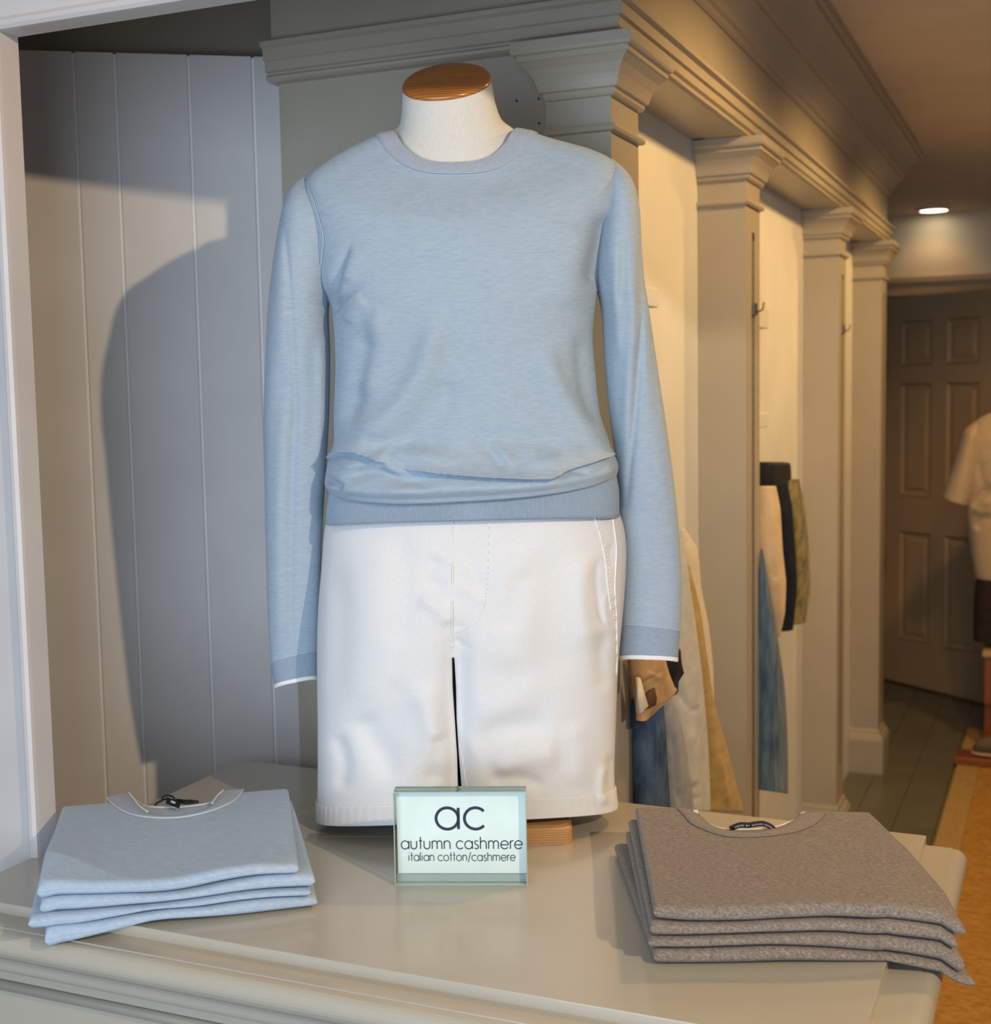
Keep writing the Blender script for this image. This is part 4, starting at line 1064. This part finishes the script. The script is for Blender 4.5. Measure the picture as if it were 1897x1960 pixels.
for i in (3, 2, 1, 0):
    zb = w_fn[i]
    zt = (lambda u, f=w_fn[i - 1]: f(u) - 0.0022) if i > 0 else (lambda u, f=w_fn[0]: f(u) + 0.0175)
    k = 3 - i; zk = (0.9003 + k * 0.0172, 0.9 + (k + 1) * 0.0172 - 0.0006)
    a_, b_, c_, d_ = woff[i]
    fd = Folded(wFL - wal * a_, wFR + wal * b_, wBR, wBL - wal * c_ + np.array([0, 0.0]), zb, zt, zk, 'folded_sweater', wlab[i], 'folded sweater', 'folded taupe sweaters', M['brown'], notch=wnotch, wob=0.0012 if i == 0 else 0.0, seed=10 + i, base=browns[0] if browns else None)
    browns.append(fd)
wtop = browns[-1]
onw = collar_parts(wtop, None, [(1293, 1544), (1306, 1559), (1325, 1580), (1350, 1592), (1385, 1603), (1430, 1606), (1480, 1603), (1530, 1593), (1565, 1576), (1580, 1559)],
                   wn_pts, [(1338, 1560), (1352, 1570), (1366, 1577), (1382, 1581), (1410, 1583), (1440, 1583), (1470, 1581), (1492, 1577), (1516, 1568), (1534, 1559)],
                   (M['browncollar'], M['browncollar'], M['brown']), M['creamedge'], ztop=ztopw)
# cream tabs at both collar ends
for q in ([(1327, 1552), (1336, 1553), (1337, 1560), (1329, 1559)], [(1533, 1558), (1541, 1556), (1540, 1569), (1532, 1571)]):
    t = MB(); p4 = [at_z(a, b, ztopw + .001) for a, b in q]
    t.rings([[tuple(p) for p in p4], [tuple(p + np.array([0, 0, .0018])) for p in p4]], True, True); t.obj('collar_tab', M['creamedge'], wtop.root)
# black woven neck label standing up in a double arch, with its white lettering
lab_top = [(1395, 1582), (1408, 1576), (1420, 1573.5), (1433, 1574), (1446, 1572), (1458, 1571), (1468, 1573), (1478, 1578), (1486, 1585)]
la, lb = at_z(1395, 1590, ztopw - .004)[:2], at_z(1486, 1590, ztopw - .004)[:2]
Q = catmull(lab_top, 60); top_ = np.array([at_vert(x, y, la, lb) for x, y in Q])
hgt = np.full(60, 0.0068); dirn = np.gradient(top_, axis=0); dirn /= np.linalg.norm(dirn, axis=1, keepdims=True)
nrm_ = np.array([-(lb - la)[1], (lb - la)[0], 0]); nrm_ /= np.linalg.norm(nrm_)
dn_ = np.cross(dirn, nrm_); dn_ *= -np.sign(dn_[:, 2:3] + 1e-9)
bot_ = top_ + dn_ * hgt[:, None]
V = np.array([top_, (top_ + bot_) / 2 - nrm_ * .0006, bot_]); 
lbl = mesh_obj('neck_label', V.reshape(-1, 3), grid_faces(3, 60, False), M['black'], wtop.root, True, label='black woven neck label with white lettering')
md = lbl.modifiers.new('thickness', 'SOLIDIFY'); md.thickness = 0.0012
def label_text(text, u0, u1, hfrac):
    cu = bpy.data.curves.new('label_text', 'FONT'); cu.body = text; cu.size = 1.0; cu.resolution_u = 2
    to = bpy.data.objects.new('label_text', cu); COL.objects.link(to)
    dg = bpy.context.evaluated_depsgraph_get(); dg.update()
    me = to.evaluated_get(dg).to_mesh(); vs = np.array([v.co[:] for v in me.vertices]); fs = [tuple(p.vertices) for p in me.polygons]
    to.evaluated_get(dg).to_mesh_clear(); bpy.data.objects.remove(to); bpy.data.curves.remove(cu)
    w_ = vs[:, 0].max(); tt = u0 + (u1 - u0) * vs[:, 0] / w_; idx = tt * 59
    base = np.stack([np.interp(idx, range(60), (top_ * (1 - hfrac) + bot_ * hfrac)[:, k]) for k in range(3)], 1)
    up = -np.stack([np.interp(idx, range(60), dn_[:, k]) for k in range(3)], 1)
    W = base + up * (vs[:, 1:2] * 0.0030) - nrm_ * 0.0030
    mesh_obj('label_lettering', W, fs, M['taglabel'], lbl)
label_text('CARTEN  BY  AUTUMN  CASHMERE', 0.08, 0.95, 0.70)

# ------------------------------------------------------------------ wall ledges and hooks
for lab, y0, y1, z0, z1 in (('short cream wall ledge right of the dress form sleeve', PY[0] + TH + .08, 2.40, 1.697, 1.732),
                            ('upper short cream ledge in the bay behind the second pilaster', PY[1] + TH + .08, 3.39, 1.693, 1.744),
                            ('lower short cream ledge above the black garment in the second bay', PY[1] + TH + .08, 3.385, 1.446, 1.483)):
    root = empty('wall_ledge', (XW, (y0 + y1) / 2, z0), lab, 'ledge', 'short ledges on the cream wall')
    MB().box(XW + .0005, XW + 0.085, y0, y1, z0, z1, .002).obj('board', M['cream'], root)
    MB().box(XW + .0005, XW + 0.012, y0 + .02, y1 - .005, z0 - 0.035, z0 - .0002).obj('cleat', M['trim'], root)
for lab, i, z in (('small metal hook on the edge of the second pilaster', 1, 1.728), ('small metal hook on the edge of the third pilaster', 2, 1.728)):
    yc = PY[i] + TH / 2; x = XF + 0.0018
    root = empty('wall_hook', (x, yc, z), lab, 'hook')
    MB().box(x, x + 0.006, yc - 0.012, yc + 0.012, z - 0.016, z + 0.012, .0015).obj('plate', M['hookmetal'], root)
    MB().tube([(x + .004, yc, z - .004), (x + .012, yc + 0.003, z - .007), (x + .019, yc + .008, z - .002), (x + .022, yc + .010, z + .014)], 0.0026, 8).obj('arm', M['hookmetal'], root, True)

# ------------------------------------------------------------------ hanging garments
def garment(name, label, cat, group, left, right, thick, a, b, mat, n=64, rows=110, folds=(), expo=2.6, cap=True, tb=None, parts=None):
    """hanging cloth with outline chains (photo points) on the upright plane through a-b; rounded, wrinkled, real thickness"""
    k = max(len(left), len(right)); Lq = np.array([at_vert(x, y, a, b) for x, y in left]); Rq = np.array([at_vert(x, y, a, b) for x, y in right])
    Lq = catmull(Lq, rows); Rq = catmull(Rq, rows)
    nn = np.array([(b[1] - a[1]), -(b[0] - a[0]), 0.0]); nn /= np.linalg.norm(nn)     # towards the aisle / viewer
    if nn @ (EYE - Lq[0]) < 0: nn = -nn
    t_ = np.interp(np.linspace(0, 1, rows), np.linspace(0, 1, len(thick)), thick)
    ang = np.linspace(0, 2 * math.pi, n, endpoint=False); ct, st_ = np.cos(ang), np.sin(ang)
    ex = np.sign(ct) * np.abs(ct) ** (2 / expo); ey = np.sign(st_) * np.abs(st_) ** (2 / expo)
    c = (Lq + Rq) / 2; h = (Rq - Lq) / 2
    V = c[:, None, :] + h[:, None, :] * ex[None, :, None] + nn[None, None, :] * (t_[:, None, None] * ey[None, :, None])
    if len(folds):
        D = fold_field(project(V.reshape(-1, 3)), folds).reshape(V.shape[:2]) * np.clip(ey, 0, 1)[None, :]
        V = V + nn * D[..., None]
    f = grid_faces(rows, n); f.append(tuple(range(n - 1, -1, -1))); f.append(tuple((rows - 1) * n + j for j in range(n)))
    base = V[-1].mean(axis=0)
    root = empty(name, tuple(base), label, cat, group)
    o = mesh_obj('cloth', V.reshape(-1, 3), f, mat, root, True)
    return root, V, nn

M['g_white'] = cloth('ivory_cotton', (0.66, 0.60, 0.50), (0.74, 0.68, 0.58), (30, 30, 60), bump=0.1)
M['g_mustard'] = cloth('mustard_cotton', (0.40, 0.27, 0.09), (0.52, 0.37, 0.15), (20, 20, 40), bump=0.15)
M['g_pale'] = cloth('pale_grey_blue_denim', (0.48, 0.50, 0.52), (0.60, 0.60, 0.58), (25, 25, 40), bump=0.15)
M['g_grey'] = cloth('grey_blue_cotton', (0.24, 0.27, 0.32), (0.34, 0.36, 0.40), (30, 30, 30), bump=0.1)
M['g_denim'] = cloth('dark_denim', (0.03, 0.055, 0.11), (0.09, 0.145, 0.24), (40, 40, 14), bump=0.2, sheen=0.0)
M['g_denim2'] = cloth('mid_denim', (0.04, 0.08, 0.15), (0.14, 0.22, 0.31), (60, 60, 10), bump=0.2)
M['g_tan'] = cloth('tan_suede', (0.34, 0.19, 0.08), (0.58, 0.36, 0.17), (22, 22, 22), bump=0.1, rough=0.6)
M['g_beige'] = cloth('sand_cotton', (0.62, 0.47, 0.28), (0.74, 0.58, 0.37), (20, 20, 20), bump=0.15)
M['g_navy'] = cloth('navy_cotton', (0.006, 0.010, 0.024), (0.012, 0.019, 0.040), (30, 30, 30), bump=0.1, sheen=0.0)
M['g_camo'] = cloth('olive_print_cotton', (0.07, 0.065, 0.03), (0.26, 0.22, 0.075), (26, 26, 26), bump=0.1, speck=(0.17, 0.155, 0.055), lo=0.38, hi=0.6)

gA, gB = (-0.715, 2.30), (-0.690, 2.86)         # hanging line of the first bay
def sh_line(p, q, d): return ((p[0] + d, p[1]), (q[0] + d, q[1]))
g1 = 'trousers hanging in the first bay'
garment('trousers', 'ivory trousers hanging at the back of the first bay, against the second pilaster', 'trousers', g1,
        [(1296, 1012), (1297, 1080), (1300, 1170), (1310, 1260), (1330, 1330), (1350, 1370)], [(1304, 1012), (1326, 1050), (1334, 1120), (1348, 1190), (1357, 1270), (1361, 1372)], [.012, .02, .02, .02, .018, .012], (-0.735, 2.60), (-0.690, 2.93), M['g_white'],
        folds=[('ridge', [(1312, 1040), (1325, 1150), (1345, 1280)], -0.006, 5)])
garment('trousers', 'mustard trousers with flaring hem in the first bay', 'trousers', g1,
        [(1303, 1080), (1305, 1180), (1318, 1260), (1330, 1350), (1338, 1440), (1346, 1550)], [(1309, 1080), (1326, 1150), (1338, 1240), (1352, 1340), (1380, 1440), (1412, 1552)], [.014, .022, .024, .026, .03, .03], (-0.700, 2.55), (-0.645, 2.90), M['g_mustard'],
        folds=[('line', [(1316, 1272), (1328, 1276), (1340, 1280)], -0.006, 3), ('line', [(1330, 1348), (1342, 1349), (1352, 1352)], -0.005, 3), ('ridge', [(1352, 1400), (1356, 1480), (1360, 1545)], -0.008, 6), ('ridge', [(1375, 1440), (1385, 1500), (1392, 1548)], 0.006, 8)])
rt, Vg, ng = garment('jeans', 'pale washed jeans with pockets hanging in the middle of the first bay', 'jeans', g1,
        [(1262, 1010), (1256, 1100), (1256, 1200), (1262, 1290), (1270, 1380), (1277, 1460), (1283, 1550)], [(1292, 1010), (1303, 1100), (1318, 1200), (1330, 1290), (1340, 1380), (1347, 1460), (1350, 1552)], [.02, .028, .03, .03, .028, .025, .025], (-0.675, 2.35), (-0.650, 2.72), M['g_pale'],
        folds=[('line', [(1294, 1290), (1295, 1380), (1297, 1450), (1301, 1548)], -0.014, 4), ('line', [(1300, 1322), (1310, 1340), (1320, 1358)], -0.006, 4), ('line', [(1318, 1358), (1330, 1359), (1338, 1354)], -0.006, 3),
               ('ridge', [(1322, 1385), (1326, 1460), (1322, 1520)], 0.006, 9), ('line', [(1318, 1500), (1330, 1506), (1342, 1498)], -0.004, 3), ('line', [(1316, 1525), (1330, 1530), (1342, 1522)], -0.004, 3), ('ridge', [(1270, 1370), (1284, 1400), (1292, 1420)], 0.006, 5)])
garment('trousers', 'grey-blue trousers hanging beside the dark jeans in the first bay', 'trousers', g1,
        [(1246, 1330), (1252, 1380), (1258, 1440), (1263, 1500), (1268, 1552)], [(1272, 1330), (1289, 1380), (1300, 1440), (1309, 1500), (1318, 1552)], [.02, .024, .026, .026, .024], (-0.655, 2.28), (-0.625, 2.60), M['g_grey'],
        folds=[('ridge', [(1266, 1350), (1274, 1440), (1280, 1548)], -0.010, 5), ('ridge', [(1258, 1350), (1264, 1450), (1272, 1548)], 0.008, 4), ('ridge', [(1290, 1400), (1296, 1480), (1300, 1548)], -0.008, 4)])
garment('jeans', 'dark blue jeans hanging nearest the corner pilaster in the first bay', 'jeans', g1,
        [(1223, 1340), (1223, 1400), (1224, 1470), (1225, 1550)], [(1256, 1340), (1259, 1400), (1263, 1470), (1270, 1550)], [.022, .026, .026, .026], (-0.640, 2.22), (-0.600, 2.46), M['g_denim'],
        folds=[('ridge', [(1240, 1360), (1244, 1450), (1248, 1545)], -0.012, 5), ('ridge', [(1230, 1370), (1232, 1460), (1236, 1545)], 0.006, 5)])
# tan suede piece with black lining folded over a bar
gr, Vj, nj = garment('jacket', 'tan suede jacket with black lining, just below the right sweater cuff', 'jacket', None,
        [(1216, 1235), (1218, 1280), (1222, 1320), (1224, 1352), (1224, 1380)], [(1258, 1235), (1268, 1280), (1280, 1310), (1284, 1322), (1236, 1372)], [.02, .022, .022, .02, .010], (-0.615, 2.20), (-0.570, 2.42), M['g_tan'],
        folds=[('ridge', [(1232, 1290), (1250, 1292), (1266, 1300)], 0.007, 6), ('line', [(1228, 1312), (1245, 1300), (1262, 1284)], -0.006, 4), ('line', [(1232, 1345), (1245, 1325), (1252, 1330)], -0.008, 5)])
def slab(name, pts, a, b, t, mat, parent):
    q = [at_vert(x, y, a, b) for x, y in pts]; nn = np.array([(b[1] - a[1]), -(b[0] - a[0]), 0.0]); nn /= np.linalg.norm(nn)
    if nn @ (EYE - q[0]) < 0: nn = -nn
    c = np.mean(q, axis=0)
    rings = [[tuple(c + (p - c) * s + nn * o) for p in q] for s, o in ((.93, -t), (1.0, -t * .5), (1.0, t * .5), (.93, t))]
    return MB().rings(rings, True, True).obj(name, mat, parent, True)
slab('lining', [(1262, 1240), (1296, 1240), (1298, 1265), (1303, 1287), (1292, 1304), (1291, 1324), (1287, 1330), (1254, 1348), (1257, 1338), (1284, 1321), (1278, 1300)], (-0.625, 2.20), (-0.580, 2.46), .008, M['black'], gr)
slab('facing', [(1221, 1296), (1228, 1322), (1237, 1352), (1222, 1366)], (-0.600, 2.20), (-0.555, 2.42), .005, M['g_white'], gr)
slab('pocket_flap', [(1238, 1330), (1250, 1316), (1254, 1336), (1252, 1350), (1240, 1356)], (-0.598, 2.20), (-0.553, 2.42), .004, plain('dark_suede', (0.10, 0.045, 0.02), 0.8), gr)
# hanging bar of the first bay, held on two brackets
def bar(y0, y1, x, z, label):
    root = empty('hanging_rail', (XW, (y0 + y1) / 2, z), label, 'rail')
    MB().tube([(x, y0, z), (x, y1, z)], 0.006, 12).obj('rail', M['hookmetal'], root, True)
    for y in (y0 + .04, y1 - .04): MB().box(XW + .0005, x + .006, y - .006, y + .006, z - .022, z - .009).obj('bracket', M['hookmetal'], root)
bar(PY[0] + TH + .04, 2.62, -0.766, 1.17, 'hanging rail behind the dress form, holding the trousers of the first bay')

# second bay
hA, hB = (-0.735, 3.30), (-0.665, 4.25)
g2 = 'shorts hanging in the second bay'
garment('bag', 'black pouch hanging behind the sand shorts in the second bay', 'bag', None,
        [(1457, 884), (1456, 890), (1456, 930), (1457, 946)], [(1491, 884), (1497, 890), (1499, 930), (1499, 946)], [.02, .03, .03, .02], (-0.735, 3.35), (-0.715, 3.75), M['black'], expo=6)
garment('shorts', 'olive printed shorts, rightmost in the second bay', 'shorts', g2,
        [(1492, 919), (1496, 990), (1502, 1080), (1506, 1150), (1506, 1196)], [(1523, 917), (1530, 975), (1537, 1060), (1539, 1130), (1533, 1188)], [.02, .03, .032, .03, .025], (-0.715, 3.55), (-0.668, 4.12), M['g_camo'],
        folds=[('ridge', [(1508, 940), (1520, 1050), (1518, 1180)], -0.008, 4)])
garment('shorts', 'navy shorts between the sand and olive shorts in the second bay', 'shorts', g2,
        [(1472, 928), (1476, 1000), (1484, 1090), (1488, 1160), (1488, 1208)], [(1499, 920), (1503, 970), (1509, 1050), (1511, 1120), (1506, 1203)], [.02, .03, .03, .03, .025], (-0.695, 3.40), (-0.650, 3.86), M['g_navy'])
garment('shorts', 'sand coloured shorts behind the second pilaster edge in the second bay', 'shorts', g2,
        [(1457, 932), (1457, 1000), (1458, 1060), (1464, 1120), (1472, 1170), (1482, 1216)], [(1476, 930), (1480, 970), (1484, 1050), (1490, 1110), (1490, 1170), (1486, 1218)], [.02, .028, .03, .03, .025, .012], (-0.680, 3.24), (-0.625, 3.62), M['g_beige'],
        folds=[('ridge', [(1470, 950), (1474, 1030), (1480, 1100)], -0.008, 3), ('line', [(1452, 984), (1462, 983), (1468, 980)], 0.004, 3), ('line', [(1474, 1090), (1482, 1100), (1484, 1110)], -0.005, 3)])
garment('jeans', 'mid blue jeans in front of the sand shorts in the second bay', 'jeans', None,
        [(1457, 1050), (1457, 1200), (1457, 1350), (1457, 1450), (1457, 1512)], [(1458.5, 1050), (1473, 1170), (1489, 1300), (1496, 1400), (1499, 1518)], [.002, .018, .028, .028, .026], (-0.660, 3.18), (-0.600, 3.62), M['g_denim2'],
        folds=[('ridge', [(1464, 1120), (1472, 1260), (1480, 1500)], 0.012, 4), ('ridge', [(1458, 1150), (1462, 1300), (1468, 1500)], -0.012, 4), ('ridge', [(1480, 1250), (1486, 1380), (1492, 1510)], -0.008, 4)])
bar(PY[1] + TH + .12, 3.72, -0.772, 1.275, 'hanging rail of the second bay, behind the sand, navy and olive shorts')

# ------------------------------------------------------------------ rug, floor stand, shoe and far dress form
M['jute'] = cloth('jute_weave', (0.30, 0.15, 0.03), (0.58, 0.32, 0.085), (45, 110, 40), fine=(160, 420, 160), bump=1.0, sheen=0.0, lo=0.3, hi=0.7)
M['jute2'] = cloth('jute_border', (0.36, 0.24, 0.10), (0.48, 0.33, 0.15), (200, 60, 40), fine=(300, 160, 160), bump=0.6, sheen=0.0)
rug = empty('jute_rug', (0.55, 4.0, 0), 'golden brown woven jute rug on the painted floor right of the table', 'rug')
MB().box(-0.30, 1.6, 2.10, 6.10, 0.0005, 0.012, .003).obj('weave', M['jute'], rug)
b_ = MB(); b_.box(-0.385, -0.2995, 2.02, 6.18, 0.0005, 0.0135, .003); b_.box(-0.2995, 1.6, 6.1005, 6.18, 0.0005, 0.0135, .003)
b_.obj('border', M['jute2'], rug)
M['redwood'] = wood('red_brown_wood', (0.20, 0.055, 0.015), (0.34, 0.10, 0.03), (8, 50, 60), 0.35, 0.3)
stand = empty('display_stand', (0.0, 5.9, 0.0135), 'red-brown wooden stand at the right edge, carrying the far dress form', 'stand')
MB().box(-0.395, 0.35, 5.56, 5.70, 0.0140, 0.045, .004).obj('foot_board', M['redwood'], stand)
MB().box(-0.31, 0.35, 5.86, 6.30, 0.402, 0.425, .003).obj('top', plain('pale_edge_wood', (0.50, 0.36, 0.18), .5), stand)
MB().box(-0.30, 0.34, 5.87, 5.89, 0.20, 0.4018, .002).obj('apron', M['redwood'], stand)
for x in (-0.30, 0.30):
    for y in (5.90, 6.26): MB().box(x, x + .04, y, y + .04, 0.0140, 0.4018, .002).obj('leg', M['redwood'], stand)
M['shoe'] = plain('grey_suede', (0.14, 0.115, 0.085), 0.8)
shoe = empty('shoe', (-0.26, 5.63, 0.045), 'grey suede shoe with pale sole on the wooden foot board', 'shoe')
def shoe_part(name, prof, mat, z0):
    rg = []
    for t_, wdt, z1 in prof:
        rg.append([(-0.335 + t_ * 0.28 , 5.63 + wdt * math.cos(a) , z0 + max(0, z1) * (0.5 + 0.5 * math.sin(a))) for a in np.linspace(0, 2 * math.pi, 24)[:-1]])
    return MB().rings(rg, True, True).obj(name, mat, shoe, True)
shoe_part('sole', [(0, .008, .014), (.03, .028, .016), (.12, .042, .016), (.35, .046, .016), (.6, .036, .018), (.85, .036, .020), (.97, .026, .02), (1.0, .008, .018)], plain('pale_sole', (0.50, 0.38, 0.25), .7), 0.0455)
shoe_part('upper', [(0.02, .006, .02), (.05, .026, .040), (.15, .038, .058), (.35, .042, .075), (.55, .036, .105), (.7, .034, .125), (.9, .032, .12), (.97, .02, .10), (.99, .005, .06)], M['shoe'], 0.058)
# far form with tee and dark shorts
fa, fb = (-0.50, 5.98), (0.20, 6.05)
M['tee'] = cloth('sand_tee', (0.50, 0.40, 0.27), (0.58, 0.47, 0.33), (40, 40, 90), bump=0.1)
M['dkshort'] = cloth('dark_brown_cotton', (0.03, 0.022, 0.018), (0.05, 0.036, 0.03), (40, 40, 40), bump=0.1, sheen=0.0)
def mirror(pts, c): return [(2 * c - x, y) for x, y in pts]
cxp = 1968
tl_ = [(1925, 775), (1900, 788), (1868, 806), (1850, 840), (1848, 880), (1850, 960), (1852, 1000), (1858, 1050), (1866, 1100), (1870, 1106)]
rt, Vt_, nt_ = garment('t_shirt', 'sand short-sleeved tee on the far dress form at the right edge', 't-shirt', None, tl_, mirror(tl_, cxp), [.06, .075, .10, .115, .12, .115, .11, .11, .11, .11], fa, fb, M['tee'], expo=2.3, n=96,
        folds=[('ridge', [(1897, 925), (1880, 950), (1862, 975)], -0.03, 8), ('ridge', [(1897, 958), (1880, 965), (1866, 985)], 0.02, 8), ('ridge', [(1897, 985), (1878, 998), (1868, 1015)], -0.025, 7), ('ridge', [(1877, 880), (1876, 905), (1880, 930)], -0.012, 6), ('ridge', [(1854, 1010), (1858, 1040), (1862, 1060)], -0.02, 5)])
for sgn in (0, 1):
    o_ = [(1868, 806), (1848, 822), (1836, 850), (1824, 890), (1812, 925), (1803, 952)]; i_ = [(1880, 806), (1876, 830), (1872, 860), (1868, 900), (1862, 935), (1852, 968)]
    if sgn: o_, i_ = mirror(i_, cxp), mirror(o_, cxp)
    Lq = catmull(np.array([at_vert(x, y, fa, fb) for x, y in o_]), 50); Rq = catmull(np.array([at_vert(x, y, fa, fb) for x, y in i_]), 50)
    ang = np.linspace(0, 2 * math.pi, 40, endpoint=False); th_ = np.interp(np.linspace(0, 1, 50), [0, .25, .6, 1], [.03, .085, .085, .08])
    V = ((Lq + Rq) / 2)[:, None, :] + ((Rq - Lq) / 2)[:, None, :] * np.cos(ang)[None, :, None] + nt_[None, None, :] * (th_[:, None, None] * np.sin(ang)[None, :, None])
    so = mesh_obj('sleeve', V.reshape(-1, 3), grid_faces(50, 40) + [tuple(range(39, -1, -1))], M['tee'], rt, True)
    md = so.modifiers.new('thickness', 'SOLIDIFY'); md.thickness = 0.003
sl_ = [(1874, 1095), (1866, 1130), (1864, 1180), (1864, 1224)]
garment('shorts', 'dark brown shorts on the far dress form under the sand tee', 'shorts', None, sl_, mirror(sl_, cxp), [.10, .10, .105, .105], fa, fb, M['dkshort'], expo=2.6)
ff = empty('dress_form', ((fa[0] + fb[0]) / 2 - .1, 6.05, 0.425), 'far dress form at the right edge, dressed in the sand tee', 'mannequin')
fc = at_vert(cxp, 1000, fa, fb)
MB().tube([(fc[0], fc[1], 0.4262), (fc[0], fc[1], 0.80)], 0.014, 12).obj('pole', M['hookmetal'], ff, True)
MB().tube([(fc[0], fc[1], 0.4256), (fc[0], fc[1], 0.436)], 0.10, 32).obj('base', M['redwood'], ff)
nk = [(0.075, 1.40), (0.065, 1.44), (0.062, 1.50), (0.060, 1.54)]
MB().rings([[(fc[0] + r * math.cos(a), fc[1] + r * math.sin(a), z) for a in np.linspace(0, 2 * math.pi, 33)[:-1]] for r, z in nk], True, True).obj('neck', M['linen'], ff, True)
